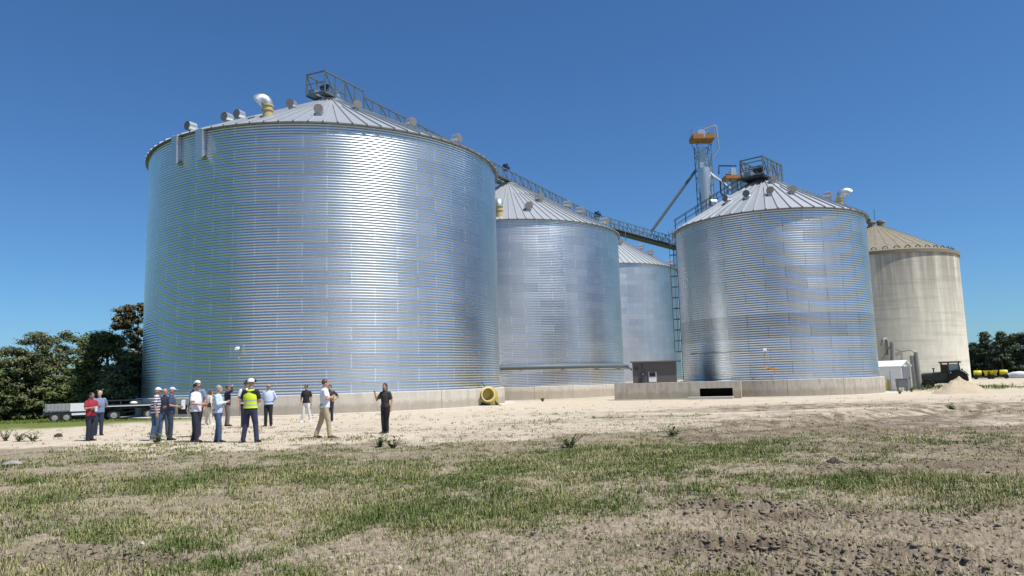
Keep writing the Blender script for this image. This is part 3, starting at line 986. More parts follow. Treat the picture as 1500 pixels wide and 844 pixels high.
# gallery from the last big silo over to the elevator tower
_e = at_dist(1029, 215, 136); ET = (_e[0], _e[1])
pE = at_dist(1010, 360, 150)
ddir = Vector((pE[0] - pB[0], pE[1] - pB[1], 0)).normalized()
pC = (pB[0] + ddir.x * 30, pB[1] + ddir.y * 30)
g2, GP2, gd2 = gallery('conveyor_gallery', 'dark lattice conveyor bridge reaching from the last big silo towards the elevator tower', (pB[0] + ddir.x * .9, pB[1] + ddir.y * .9), pC, 26.35, 26.3, 1.8, 1.5, 1.4,
                       legs=((7.5, 21.2), (29, 0)))
motor(g2, GP2(.3, 0, 2.0), 1.25, 'motor_blue', 'drive_motor', (gd2.x, gd2.y))
b = MB(); b.bar(GP2(0, 0, -.32), GP2(29, 0, -.32), 1.5, .3); b.build('belly_plate', M['dark_steel'], g2)

# platform and gallery on the smaller silo, running to the old concrete silo
S5C = (39.85, 79.6)
dv4 = frame_dir(S4['c'], S5C)[0]
p40 = (S4['c'][0] - dv4.x * 1.5 - .25, S4['c'][1] - dv4.y * 1.5)
g3, GP3, gd3 = gallery('conveyor_gallery', 'square railed conveyor platform on the peak of the smaller steel silo', p40, (p40[0] + dv4.x * 3.7, p40[1] + dv4.y * 3.7), 17.15, 17.15, 1.85, 1.4, .92)
b = MB()
for hh in (.55, 1.1):
    b.bar(GP3(0, -.92, hh), GP3(0, .92, hh), .06)
for w in (-.92, .92):
    for hh in (.55, 1.1): b.bar(GP3(0, w, hh), GP3(3.7, w, hh), .05)
b.build('guard_rail', M['truss'], g3)
b = MB(); b.bar(GP3(-.05, 0, -.12), GP3(3.75, 0, -.12), 1.9, .16)
for w in (-.7, .7): b.bar(GP3(.3, w, -.1), GP3(1.1, w * .9, -.45), .12); b.bar(GP3(3.0, w, -.1), GP3(2.4, w * .9, -.45), .12)
b.build('platform_deck', M['dark_steel'], g3)
motor(g3, GP3(1.2, .0, .75), .85, 'dark_steel', 'drive_motor', (gd3.y, -gd3.x))

# ------------------------------------------------------------------ bucket elevator towers
et = thing('elevator_tower', 'tall bucket elevator tower with orange platform and white vent pipe behind the smaller silo', 'elevator tower', (ET[0], ET[1], 0))
def EP(px, py, dd=None): # local point on the tower's distance for a photo pixel
    p = at_dist(px, py, dd or math.hypot(*ET)); return (p[0] - ET[0], p[1] - ET[1], p[2])
b = MB()
b.box((-.1, 0, 21.5), (1.35, .9, 43.0))
for k in range(14): b.box((-.1, 0, 1.5 + k * 3.0), (1.5, 1.04, .1))
b.build('leg_casing', M['galv_plain'], et)
b = MB()
for x in (-1.25, 1.25):
    for y in (-1.1, 1.1): b.bar((x, y, -.4), (x, y, 43.2), .12)
for k in range(22):
    z0_, z1_ = 1 + k * 1.92, 1 + (k + 1) * 1.92; s = 1 if k % 2 else -1
    for y in (-1.1, 1.1): b.bar((-1.25 * s, y, z0_), (1.25 * s, y, z1_), .07); b.bar((-1.25, y, z1_), (1.25, y, z1_), .07)
    for x in (-1.25, 1.25): b.bar((x, -1.1 * s, z0_), (x, 1.1 * s, z1_), .07)
b.build('lattice_frame', M['truss'], et)
pz = EP(1028, 206)[2]
b = MB(); b.box((0, 0, pz), (3.9, 3.0, .12)); 
for x0, x1 in ((-1.95, -.1), (.25, 1.95)):
    b.box(((x0 + x1) / 2, -1.55, pz + .35), (x1 - x0, .06, .85)); b.box(((x0 + x1) / 2, 1.55, pz + .35), (x1 - x0, .06, .85))
for x in (-1.98, 1.98): b.box((x, 0, pz + .35), (.06, 3.0, .85))
b.build('work_platform', M['orange'], et)
b = MB()
for y in (-1.5, 1.5):
    for h in (1.1, 1.6, 2.0): b.bar((-1.95, y, pz + h), (1.95, y, pz + h), .045)
    for x in (-1.95, -.65, .65, 1.95): b.bar((x, y, pz), (x, y, pz + 2.0), .05)
for x in (-1.95, 1.95):
    for h in (1.1, 1.6, 2.0): b.bar((x, -1.5, pz + h), (x, 1.5, pz + h), .045)
b.build('platform_rail', M['galv_dull'], et)
for s in (-1, 1):
    for y in (-1.15, 1.15):
        b = MB(); b.bar((s * 1.7, y, pz - .1), (s * .9, y * .95, pz - 2.6), .09); b.build('platform_brace', M['truss'], et)
b = MB(); hz = pz + .9
b.box((-.1, 0, hz), (1.5, .9, 1.1)); n = 12
b.prism([(-.85 + .75 * 1 - .75 * math.cos(PI * k / n), -.45, hz + .55 + .55 * math.sin(PI * k / n)) for k in range(n + 1)], (0, .9, 0))
b.build('elevator_head', M['galv_plain'], et)
motor(et, (1.0, -.4, hz + .1), .9, 'dark_steel', 'drive_motor', (0, 1))
dzt, dzb = EP(1026, 252)[2], EP(1026, 267)[2]; czb = EP(1030, 300)[2]
dx = EP(1027, 260)[0]; 
b = MB(); b.lathe([(.1, dzt + .3), (1.1, dzt), (1.12, dzb), (.55, czb), (.5, czb - 2)], 28, (dx, -1.9, 0))
b.build('distributor', M['galv_plain'], et, 30)
b = MB(); b.path([EP(1019, 250), at_dist(955, 338, math.hypot(*GP2(17.5, 0, 0).xy + Vector(pB))) - np.array([ET[0], ET[1], 0])], .26, 10)
b.build('feed_spout', M['pipe_grey'], et, 40)
b = MB(); b.path([EP(1035, 250), EP(1092, 294, 128)], .26, 10); b.build('feed_spout', M['galv_plain'], et, 40)
b = MB(); b.path([EP(1034, 268), EP(1046, 305)], .28, 10); b.path([EP(1026, 275), EP(1033, 306)], .3, 10); b.build('drop_pipe', M['galv_dull'], et, 40)
b = MB(); b.path([EP(1030, 191), EP(1047, 183.5), EP(1049, 184), EP(1053, 218), EP(1042, 233), EP(1043, 300)], .15, 10); b.build('vent_pipe', M['galv_plain'], et, 40)

E2 = at_dist(1081, 270, 126)
et2 = thing('elevator_tower', 'shorter elevator with rust orange platform beside the peak of the smaller silo', 'elevator tower', (E2[0], E2[1], 0))
def EQ(px, py): p = at_dist(px, py, 126); return (p[0] - E2[0], p[1] - E2[1], p[2])
pz = EQ(1081, 261)[2]
b = MB(); b.box((0, 0, pz), (4.6, 2.4, .55)); b.build('work_platform', M['orange'], et2)
b = MB()
for x in (-.6, .9): b.box((x, 0, pz / 2 - .2), (.95, .8, pz))
b.build('leg_casing', M['galv_dull'], et2)
for x in (-.7, .85):
    b = MB(); b.box((x, 0, pz + .85), (.85, .8, 1.1)); n = 10
    b.prism([(x - .42 * math.cos(PI * k / n), -.4, pz + 1.4 + .35 * math.sin(PI * k / n)) for k in range(n + 1)], (0, .8, 0))
    b.build('elevator_head', M['galv_plain'], et2)
motor(et2, (-1.6, -.3, pz + .6), .8, 'dark_steel', 'drive_motor')
b = MB(); b.path([EQ(1079, 243), EQ(1053, 243), EQ(1053, 255)], .13, 8); b.path([EQ(1055, 265), EQ(1056, 283), EQ(1066, 294)], .13, 8)
b.build('vent_pipe', M['dark_steel'], et2, 40)
b = MB()
for x in (-2.2, 2.2):
    for y in (-1.1, 1.1): b.bar((x, y, -.4), (x * .9, y, pz - .2), .12)
for k in range(14):
    z0_ = 1 + k * 2.2; s = 1 if k % 2 else -1
    if z0_ + 2.2 > pz: break
    b.bar((-2.1 * s, -1.1, z0_), (2.1 * s, -1.1, z0_ + 2.2), .08)
b.build('lattice_frame', M['truss'], et2)

# ------------------------------------------------------------------ old concrete silo
c5 = (S5C[0], S5C[1]); R5 = 7.56; ze5 = 13.55; za5 = 17.3
s5 = thing('concrete_silo', 'old pale concrete silo with grime runs under its rim, behind the parked tractor', 'silo', (c5[0], c5[1], -.1))
b = MB(); b.lathe([(R5, -.6), (R5, ze5 - .35)], 120); b.build('wall', M['conc5'], s5, 30)
b = MB(); b.lathe([(R5 - .1, ze5 - .36), (R5 + .14, ze5 - .36), (R5 + .16, ze5 - .02), (R5 - .05, ze5)], 120); b.build('rim_beam', M['conc5roof'], s5, 30)
b = MB(); sl5 = (za5 - ze5) / (R5 - .8)
b.lathe([(R5 - .02, ze5 - .01), (.8, za5), (.1, za5 + .05)], 80)
for k in range(40):
    a = 2 * PI * k / 40
    b.bar(((R5 - .3) * math.cos(a), (R5 - .3) * math.sin(a), ze5 + .3 * sl5), (.9 * math.cos(a), .9 * math.sin(a), za5 - .03), .05, .015)
b.build('roof', M['conc5roof'], s5)
for k in range(44):
    a = 2 * PI * (k + .5) / 44; r_ = R5 - .35; ca, sa = math.cos(a), math.sin(a)
    if abs((a - math.atan2(-c5[1], -c5[0]) + PI) % (2 * PI) - PI) > 2.0: continue
    z_ = ze5 + .25
    b = MB(); b.path([(r_ * ca - sa * .26 * math.cos(PI * j / 6), r_ * sa + ca * .24 * math.cos(PI * j / 6), z_ - .1 + .26 * math.sin(PI * j / 6)) for j in range(7)], .045, 6)
    b.build('lifting_loop', M['dark_steel'], s5, 60)
for (dx, dy) in ((-.55, -.5), (.35, -.7)):
    b = MB(); b.lathe([(.38, za5 - .3), (.38, za5 + .3), (.46, za5 + .32), (.40, za5 + .52), (.05, za5 + .6)], 16, (dx, dy, 0)); b.build('roof_vent', M['conc5roof'], s5, 40)
motor(s5, (-.9, .3, za5 + .9), 1.0, 'dark_steel')
b = MB(); b.bar((.2, .2, za5), (.2, .2, za5 + 2.0), .04); b.build('lightning_rod', M['dark_steel'], s5)
def S5P(px, py, off=.0):
    d = ray(px, py); A = math.atan2(d[1], d[0]); tc = c5[0] * math.cos(A) + c5[1] * math.sin(A)
    o2 = c5[0] ** 2 + c5[1] ** 2 - tc ** 2; t_ = tc - math.sqrt(max(R5 ** 2 - o2, .01)) - off
    p = CC + d * t_ / math.hypot(d[0], d[1]); return (p[0] - c5[0], p[1] - c5[1], p[2] + .1)
b = MB(); b.path([S5P(1292, 507, .5), S5P(1294, 498, .5), S5P(1297, 496, .3), S5P(1299, 500, .1), S5P(1300, 520, .1)], .16, 10); b.build('elbow_pipe', M['timber'], s5, 40)
b = MB(); b.path([S5P(1307, 503, .5), S5P(1308, 540, .5)], .22, 12); b.path([S5P(1306, 501, .5), S5P(1306, 504, .5)], .12, 8); b.build('standpipe', M['timber'], s5, 40)
b = MB(); b.path([S5P(1304, 507, .4), S5P(1290, 530, .6)], .05, 6); b.build('stay_rod', M['grey'], s5)
b = MB(); b.path([S5P(1310, 511, .08), S5P(1322, 515, .02), S5P(1334, 513, .3), S5P(1340, 518, 1.5)], .03, 5); b.build('cable', M['dark_steel'], s5)

# ------------------------------------------------------------------ plinth, hut, slab, pipe
pl = MB()
A_ = Vector((7.15, 53.7, 0)); B_ = Vector((15.2, 50.9, 0)); dd = (B_ - A_).normalized(); nn = Vector((-dd.y, dd.x, 0))
plinth = thing('concrete_plinth', 'stained concrete platform carrying the grey hut beside the smaller silo', 'platform', (A_.x, A_.y, 0), math.atan2(dd.y, dd.x))
LW = (B_ - A_).length
ow0, ow1, oz0, oz1 = LW - 2.55, LW - .35, .12, .72     # the duct opening
b = MB(); dep = 5.2
b.box(((ow0) / 2, dep / 2, .29), (ow0, dep, 1.78)); b.box(((ow0 + ow1) / 2, dep / 2 + .6, .29), (ow1 - ow0, dep - 1.2, 1.772))
b.box(((ow0 + ow1) / 2, .6, (oz1 + 1.178) / 2), (ow1 - ow0, 1.2, 1.178 - oz1)); b.box(((ow0 + ow1) / 2, .6, oz0 / 2 - .3), (ow1 - ow0, 1.2, oz0 + .6))
b.box(((ow1 + LW + .2) / 2, dep / 2, .29), (LW + .2 - ow1, dep, 1.776))
b.build('platform_block', M['conc4'], plinth)
b = MB(); b.box(((ow0 + ow1) / 2, 1.19, (oz0 + oz1) / 2), (ow1 - ow0 - .004, .012, oz1 - oz0 - .004))
b.box(((ow0 + ow1) / 2, .62, oz1 - .006), (ow1 - ow0 - .004, 1.1, .006)); b.box((ow0 + .006, .62, (oz0 + oz1) / 2), (.006, 1.1, oz1 - oz0 - .02)); b.box((ow1 - .006, .62, (oz0 + oz1) / 2), (.006, 1.1, oz1 - oz0 - .02))
b.box(((ow0 + ow1) / 2, .64, oz0 + .006), (ow1 - ow0 - .004, 1.1, .006))
b.build('duct_mouth_shade', M['void'], plinth)  # recess faced in near-black, its shade put into the colour
b = MB(); b.box((ow0 + .75, -.55, .06), (3.0, .95, .2)); slab = b.build('concrete_slab', M['slab'], None)
slab.location = (A_.x, A_.y, 0); slab.rotation_euler = (0, 0, plinth.rotation_euler[2])
tag(slab, 'low pale concrete slab lying below the black duct opening', 'slab')
b = MB(); b.box((LW / 2 - .3, -.25, -.02), (LW, .6, .1)); st_ = b.build('kerb_strip', M['slab'], None); st_.location = (A_.x, A_.y, 0); st_.rotation_euler = (0, 0, plinth.rotation_euler[2])
tag(st_, kind='structure')

hut = thing('pump_hut', 'small flat-roofed dark grey hut with an open end standing on the concrete platform', 'hut', (A_.x + dd.x * 1.15 + nn.x * 1.3, A_.y + dd.y * 1.15 + nn.y * 1.3, 1.18), plinth.rotation_euler[2] + .12)
hw, hd, hh = 3.15, 2.2, 1.5
b = MB(); b.box((hw / 2, .05, hh / 2), (hw, .1, hh)); b.box((.05, hd / 2 + .05, hh / 2), (.1, hd - .1, hh)); b.box((hw / 2, hd, hh / 2), (hw, .1, hh)); b.build('wall', M['shed_grey'], hut)
b = MB(); b.box((hw / 2 + .1, hd / 2, hh + .05), (hw + .5, hd + .35, .09)); b.build('roof', M['grey'], hut)
b = MB(); b.box((hw - .7, hd / 2, hh / 2), (.04, hd - .2, hh - .01)); b.build('interior_shade_sheet', M['void'], hut)  # near-black sheet added as the shade inside the open end
b = MB(); b.box((1.42, -.02, .42), (.55, .05, .72)); wf = b.build('window', M['white'], hut)
b = MB(); b.box((1.42, -.05, .60), (.46, .03, .32)); b.build('pane', M['void'], wf)
b = MB(); b.path([(.72, -.12, 0), (.72, -.12, .62), (.72, -.12, .70)], [.13, .13, .05], 12); b.path([(.72, -.12, .7), (.70, -.05, 1.45)], .02, 6); b.build('standpipe', M['dark_steel'], hut, 40)
b = MB(); b.box((.3, -.03, 1.05), (.18, .08, .22)); b.build('junction_box', M['dark_steel'], hut)

# aeration pipe running round the second big silo
b = MB(); pts = []
a_mid = math.atan2(-S2['c'][1], -S2['c'][0])
for k in range(40):
    a = a_mid - math.radians(62) + math.radians(150) * k / 39
    pts.append(((S2['R'] + .42) * math.cos(a), (S2['R'] + .42) * math.sin(a), 2.85))
pts2 = pts[:]
pipe = thing('aeration_pipe', 'slate grey pipe bent round the lower wall of the silo behind the yellow fan', 'pipe', (S2['c'][0], S2['c'][1], 0))
b.path(pts2, .23, 12); b.build('pipe_run', M['pipe_grey'], pipe, 50)
e = Vector(pts2[-1]); b = MB()
hp = Vector(hut.location) - Vector((S2['c'][0], S2['c'][1], 0)) + Vector((0, .5, 1.0))
b.path([e, e.lerp(hp, .25), hp], [.14, .07, .06], 8); b.build('thin_lead', M['dark_steel'], pipe, 40)
for k in range(2, 40, 5):
    a = a_mid - math.radians(62) + math.radians(150) * k / 39
    b = MB(); b.bar(((S2['R'] - .02) * math.cos(a), (S2['R'] - .02) * math.sin(a), 2.56), ((S2['R'] + .5) * math.cos(a), (S2['R'] + .5) * math.sin(a), 2.56), .06); b.build('pipe_bracket', M['grey'], pipe)

# ------------------------------------------------------------------ yellow fan
fp = gpt(714, 594.5)
fan = thing('aeration_fan', 'yellow centrifugal fan with a round open mouth at the foot of the huge silo', 'fan', (fp[0], fp[1], gz(fp[0], fp[1]) - .02), math.radians(22))
b = MB(); n = 26
b.loft([[(-.15 + r_ * math.cos(2 * PI * k / n), y, .78 + r_ * math.sin(2 * PI * k / n)) for k in range(n)] for y, r_ in ((-.62, .40), (-.60, .43), (-.25, .43), (.05, .36), (.06, .1))], cap=False)
b.loft([[(-.15 + r_ * math.cos(2 * PI * k / n), y, .78 + r_ * math.sin(2 * PI * k / n)) for k in range(n)] for y, r_ in ((-.62, .40), (-.3, .39), (.0, .33))], cap=False)
b.build('inlet_duct', M['yellow'], fan, 35)
b = MB(); b.loft([[(-.15 + r_ * math.cos(2 * PI * k / n), y, .78 + r_ * math.sin(2 * PI * k / n)) for k in range(n)] for y, r_ in ((-.04, .34), (-.03, .03))], cap=False)
b.build('impeller', M['void'], fan)
b = MB(); b.loft([[(.12 + r_ * math.cos(2 * PI * k / n), y, .70 + r_ * math.sin(2 * PI * k / n)) for k in range(n)] for y, r_ in ((-.18, .55), (-.15, .6), (.42, .6), (.45, .55))])
b.box((.45, .13, .30), (.62, .58, .5)); b.build('scroll_housing', M['yellow'], fan, 35)
b = MB(); b.lathe([(.47, -.03), (.49, 0), (.47, .03), (.41, .03), (.41, -.03), (.47, -.03)], n)
for i, (x, y, z) in enumerate(b.v): b.v[i] = (x - .15, z - .60, y + .78)
b.build('mouth_rim', simple('pale_yellow_paint', (.72, .63, .32), .45), fan, 40)
b = MB()
for x in (-.5, .68): b.bar((x, -.3, .06), (x, .5, .06), .09); b.bar((x, -.25, .06), (x * .6, -.1, .45), .07)
b.bar((-.5, -.28, .06), (.68, -.28, .06), .07); b.box((.1, .1, .03), (1.5, 1.0, .06)); b.build('fan_frame', M['dark_steel'], fan)
b = MB(); b.path([(-.62, .0, .42), (-.30, .0, .42)], .24, 16); b.path([(-.70, .0, .42), (-.62, .0, .42)], [.15, .22], 16); b.build('drive_motor', M['yellow'], fan, 40)
b = MB(); b.path([(.0, .3, 1.25), (-.18, .6, 1.6), (-.3, 1.3, 2.6), (-.34, 2.2, 4.6)], .03, 6); b.build('power_cable', M['dark_steel'], fan)
# ------------------------------------------------------------------ white cabin, cabinet, posts, drum
cp = gpt(1308, 572.5)
cz = gz(cp[0], cp[1]) - .03
va_ = math.atan2(cp[0], cp[1])
cab = thing('white_cabin', 'small white cabin with a low gable roof between the smaller silo and the concrete silo', 'cabin', (cp[0], cp[1], cz), -va_ - .42)
w_, d_, h_ = 2.25, 1.5, 2.0
b = MB(); b.box((0, 0, h_ / 2), (w_, d_, h_)); b.prism([(w_ / 2 - .02, -d_ / 2, h_), (w_ / 2 - .02, d_ / 2, h_), (w_ / 2 - .02, 0, h_ + .32)], (-w_ + .04, 0, 0)); b.build('wall', M['white'], cab)
b = MB()
for s in (-1, 1):
    b.add([(-w_ / 2 - .12, s * (d_ / 2 + .16), h_ - .08), (w_ / 2 + .12, s * (d_ / 2 + .16), h_ - .08), (w_ / 2 + .12, 0, h_ + .36), (-w_ / 2 - .12, 0, h_ + .36),
           (-w_ / 2 - .12, s * (d_ / 2 + .16), h_ - .03), (w_ / 2 + .12, s * (d_ / 2 + .16), h_ - .03), (w_ / 2 + .12, 0, h_ + .41), (-w_ / 2 - .12, 0, h_ + .41)],
          [(0, 1, 2, 3), (4, 5, 6, 7), (0, 1, 5, 4), (1, 2, 6, 5), (3, 0, 4, 7)])
b.build('roof', simple('white_roof_sheet', (.80, .81, .82), .45, 0, .05), cab)
b = MB(); b.box((w_ / 2 + .02, .0, 1.0), (.05, d_ - .2, 1.85)); dr = b.build('door', M['grey'], cab)
b = MB(); b.box((w_ / 2 + .06, .45, 1.0), (.05, .05, .16)); b.build('handle', M['dark_steel'], dr)
b = MB(); b.bar((w_ * .1, -d_ / 2 - .01, .3), (w_ * .1, -d_ / 2 - .01, 1.6), .02); b.build('conduit', M['dark_steel'], cab)
kp = gpt(1322, 573.5)
b = MB(); b.box((0, 0, .62), (.75, .5, .62)); b.box((-.3, 0, .16), (.06, .4, .32)); b.box((.3, 0, .16), (.06, .4, .32)); b.box((0, -.26, .62), (.6, .02, .5))
b.box((0, 0, .95), (.82, .56, .04))
o = b.build('switch_cabinet', M['grey'], None, None, (kp[0], kp[1], gz(kp[0], kp[1]))); o.rotation_euler = (0, 0, -.3); tag(o, 'dark grey metal cabinet on legs in front of the white cabin door', 'cabinet')
kp = gpt(1297.5, 573)
b = MB(); b.lathe([(.02, 0), (.27, 0), (.28, .03), (.28, .3), (.295, .31), (.295, .33), (.28, .34), (.28, .58), (.295, .59), (.295, .61), (.28, .62), (.28, .84), (.27, .87), (.02, .86)], 20)
o = b.build('drum', M['yellow'], None, 40, (kp[0], kp[1], gz(kp[0], kp[1]))); tag(o, 'yellow steel drum squeezed between the white cabin and the silo foundation', 'drum')
for i, (bx, by, tx, ty) in enumerate(((1341, 563, 1335.5, 521), (1347.5, 563, 1341.5, 516))):
    p = at_dist(bx, by, 72.5); p[2] = gz(p[0], p[1]); q = at_dist(tx, ty, math.hypot(p[0], p[1]))
    b = MB(); b.path([(0, 0, -.3), tuple(Vector(q) - Vector(p))], [.2, .17], 12)
    o = b.build('leaning_post', M['timber'], None, 40, tuple(p)); tag(o, ('shorter of two leaning weathered posts, next to the white cabin', 'taller of two leaning weathered posts, next to the tractor')[i], 'post')

# ------------------------------------------------------------------ tractor
tp = gpt(1383, 565)
td = at_dist(1387, 565, 73.0)
va_ = math.atan2(td[0], td[1])
trac = thing('tractor', 'old dark green tractor with a boxy cab parked by the concrete silo', 'tractor', (td[0], td[1], gz(td[0], td[1])), PI - va_ - .04)
trac.scale = (.93, .93, .93)
# local +x is forward (image left), local +y away from the camera? keep both sides symmetric
def wheel(parent, x, y, r, w, hubmat='rust'):
    n = 32; b = MB()
    prof = [(r * .56, -w * .42), (r * .80, -w * .5), (r * .95, -w * .45), (r, -w * .25), (r, w * .25), (r * .95, w * .45), (r * .80, w * .5), (r * .56, w * .42)]
    b.loft([[(x + R_ * math.cos(2 * PI * k / n), y + yy, r + R_ * math.sin(2 * PI * k / n)) for k in range(n)] for R_, yy in prof], cap=False)
    for k in range(20):
        a = 2 * PI * k / 20; s = 1 if k % 2 else -1
        b.bar((x + r * .99 * math.cos(a), y, r + r * .99 * math.sin(a)), (x + r * .99 * math.cos(a + .2), y + s * w * .46, r + r * .99 * math.sin(a + .2)), .05, .05)
    o = b.build('wheel', M['black'], parent, 40)
    h = MB(); h.loft([[(x + R_ * math.cos(2 * PI * k / n), y + yy, r + R_ * math.sin(2 * PI * k / n)) for k in range(n)] for R_, yy in
                      ((.02, -w * .2), (r * .2, -w * .22), (r * .25, -w * .1), (r * .52, -w * .08), (r * .57, -w * .40), (r * .57, w * .4), (r * .52, w * .08), (r * .2, w * .2), (.02, w * .2))], cap=False)
    h.build('rim', M[hubmat], o, 40)
for y in (-.85, .85):
    wheel(trac, -.95, y, .78, .42); wheel(trac, 1.45, y * .88, .46, .26)
b = MB(); sec = lambda x, hw_, zb, zt: [(x, -hw_, zb), (x, -hw_, zt - .12), (x, -hw_ * .7, zt), (x, hw_ * .7, zt), (x, hw_, zt - .12), (x, hw_, zb)]
b.loft([sec(1.95, .30, .72, 1.30), sec(1.88, .36, .66, 1.40), sec(.35, .40, .70, 1.48)]); b.build('hood', M['tractor'], trac, 30)
b = MB(); b.box((1.94, 0, .98), (.08, .52, .50)); b.box((2.06, 0, .62), (.28, .5, .36)); b.build('grille', M['dark_steel'], trac)
b = MB(); b.box((.5, 0, .62), (3.0, .42, .34)); b.path([(-.95, -.7, .78), (-.95, .7, .78)], .16, 12); b.path([(1.45, -.6, .46), (1.45, .6, .46)], .08, 10); b.box((1.0, 0, .5), (.5, .6, .2)); b.build('chassis', M['dark_steel'], trac)
for y in (-.85, .85):
    b = MB(); n = 12
    b.loft([[(-.95 + r_ * math.cos(PI * (.02 + .86 * k / n)), yy, .78 + r_ * math.sin(PI * (.02 + .86 * k / n))) for k in range(n + 1)] for r_, yy in ((.86, y - .24), (.90, y - .24), (.90, y + .24), (.86, y + .24))], cap=False, closed=False)
    b.build('mudguard', M['tractor'], trac, 40)
b = MB()
for x in (-1.15, -.28, .32):
    for y in (-.66, .66): b.bar((x, y, .8 if x > -.5 else 1.45), (x * .93, y * .93, 2.28), .09)
for y in (-.66, .66):
    b.box((.02, y, 1.05), (.62, .05, .55)); b.bar((-1.1, y, 1.52), (-.28, y, 1.52), .09); b.bar((-.3, y, 1.42), (.34, y, 1.30), .06)
b.box((-1.13, 0, 1.35), (.06, 1.2, .4)); b.box((.36, 0, 1.30), (.05, 1.25, .45)); b.build('cab_frame', M['tractor'], trac)
b = MB()
for y in (-.62, .62): b.box((-.68, y, 1.88), (.74, .02, .62))
b.box((-1.12, 0, 1.88), (.02, 1.1, .62)); b.build('cab_window', M['glass'], trac)
b = MB(); b.box((.02, -.60, 1.72), (.52, .02, .86)); b.box((.02, .60, 1.72), (.52, .02, .86)); b.box((.33, 0, 1.85), (.02, 1.05, .75)); b.build('windscreen', M['rust'], trac)
b = MB(); b.loft([[(-1.3, -.78, 2.27), (.48, -.78, 2.27), (.48, .78, 2.27), (-1.3, .78, 2.27)], [(-1.3, -.8, 2.33), (.48, -.8, 2.33), (.48, .8, 2.33), (-1.3, .8, 2.33)], [(-1.2, -.65, 2.42), (.4, -.65, 2.42), (.4, .65, 2.42), (-1.2, .65, 2.42)]])
b.build('cab_roof', M['rust'], trac, 30)
b = MB(); b.path([(.95, -.18, 1.4), (.95, -.18, 1.75)], .05, 10); b.path([(.95, -.18, 1.75), (.95, -.18, 1.85)], .12, 10); b.build('exhaust_stack', M['dark_steel'], trac, 40)
b = MB(); b.box((-.25, 0, 1.12), (.5, .5, .12)); b.box((-.5, 0, 1.4), (.1, .5, .5)); b.build('seat', M['black'], trac)
b = MB(); b.path([(.3, 0, 1.35), (.08, 0, 1.55)], .03, 8); b.path([(.08 + .06 * math.cos(a * PI / 6), .19 * math.sin(a * PI / 6), 1.56 + .15 * math.cos(a * PI / 6)) for a in range(13)], .02, 6); b.build('steering_wheel', M['black'], trac)
b = MB(); b.bar((-1.1, -.75, 1.6), (-1.25, -.98, 1.62), .04); b.box((-1.28, -1.0, 1.66), (.12, .06, .16)); b.build('rear_lamp', M['dark_steel'], trac)

# sand pile
sp0 = gpt(1407, 576)
th = np.linspace(0, 2 * PI, 73)[:-1]; rs = np.linspace(0, 1, 26)
V = []; 
for r_ in rs:
    for a in th:
        lobes = 1 + .14 * math.sin(2 * a + .4) + .09 * math.sin(5 * a + 1)
        x = 1.95 * r_ * lobes * math.cos(a); y = 1.5 * r_ * lobes * math.sin(a)
        z = 1.12 * (1 - r_) ** 1.0 * (1 + .16 * math.sin(a * 3 + 2) * r_) - .10 * math.exp(-(r_ / .18) ** 2) + (.42 * (float(fbm(np.array([x * 2.2]), np.array([y * 2.2]), 4, 8)[0]) - .5)) * (1 - r_) * 1.4
        V.append((x, y, z - .08 * r_))
n = len(th); F = [(i * n + k, i * n + (k + 1) % n, (i + 1) * n + (k + 1) % n, (i + 1) * n + k) for i in range(len(rs) - 1) for k in range(n)]
me = np_mesh('sand_pile', V, F, M['sandpile'], True)
o = link('sand_pile', me, None, (sp0[0], sp0[1], gz(sp0[0], sp0[1]) - .02)); tag(o, 'heap of pale sand with weeds at its foot in front of the tractor', 'sand pile')

# yellow implements and white grain bag far right
def implement(px, py, flip, label):
    p = gpt(px, py); va = math.atan2(p[0], p[1])
    im = thing('farm_implement', label, 'farm machine', (p[0], p[1], gz(p[0], p[1])), PI - va if flip else -va, 'yellow farm machines in front of the pines')
    for x in (-1.0, 1.0):
        for y in (-.6, .6):
            b = MB(); n = 18
            b.loft([[(x + R_ * math.cos(2 * PI * k / n), y + yy, .33 + R_ * math.sin(2 * PI * k / n)) for k in range(n)] for R_, yy in ((.05, -.1), (.3, -.1), (.33, 0), (.3, .1), (.05, .1))]); b.build('wheel', M['black'], im, 40)
    b = MB(); b.box((0, 0, .42), (2.6, .9, .1)); b.bar((1.3, 0, .42), (2.0, 0, .35), .1)
    for x in (-.9, -.3, .3, .9): b.bar((x, -.7, .42), (x, .7, .42), .08); b.bar((x, -.6, .4), (x, -.6, .1), .06)
    b.build('frame', M['dark_steel'], im)
    for x, r_ in ((-.75, .40), (.25, .34), (1.0, .3)):
        b = MB(); n = 18
        if x < 0:
            b.loft([[(x + u, R_ * math.cos(2 * PI * k / n), .47 + r_ + R_ * math.sin(2 * PI * k / n)) for k in range(n)] for R_, u in ((r_ * .3, -.52), (r_ * .85, -.48), (r_, -.38), (r_, .38), (r_ * .85, .48), (r_ * .3, .52))])
            b.box((x, 0, .5 + r_ * 2), (.2, .3, .08))
        else:
            b.box((x, 0, .62), (.34, .5, .36), 0, 0, 1.0); b.loft([[(x - .17, -.3, .8), (x + .17, -.3, .8), (x + .17, .3, .8), (x - .17, .3, .8)], [(x - r_, -.5, 1.02 + r_ * .4), (x + r_, -.5, 1.02 + r_ * .4), (x + r_, .5, 1.02 + r_ * .4), (x - r_, .5, 1.02 + r_ * .4)]]); b.box((x, 0, 1.06 + r_ * .4), (r_ * 2.1, 1.05, .06))
        b.build('tank', M['bright_yellow'], im, 40)
implement(1442, 555.5, False, 'yellow tanked farm machine beside the concrete silo, by the pines')
implement(1462, 555, True, 'yellow tanked farm machine next to the long white grain bag')
p0 = at_dist(1477, 553, 132); p1 = at_dist(1530, 551, 132)
b = MB(); n = 14; zg = gz(p0[0], p0[1]); rings = []
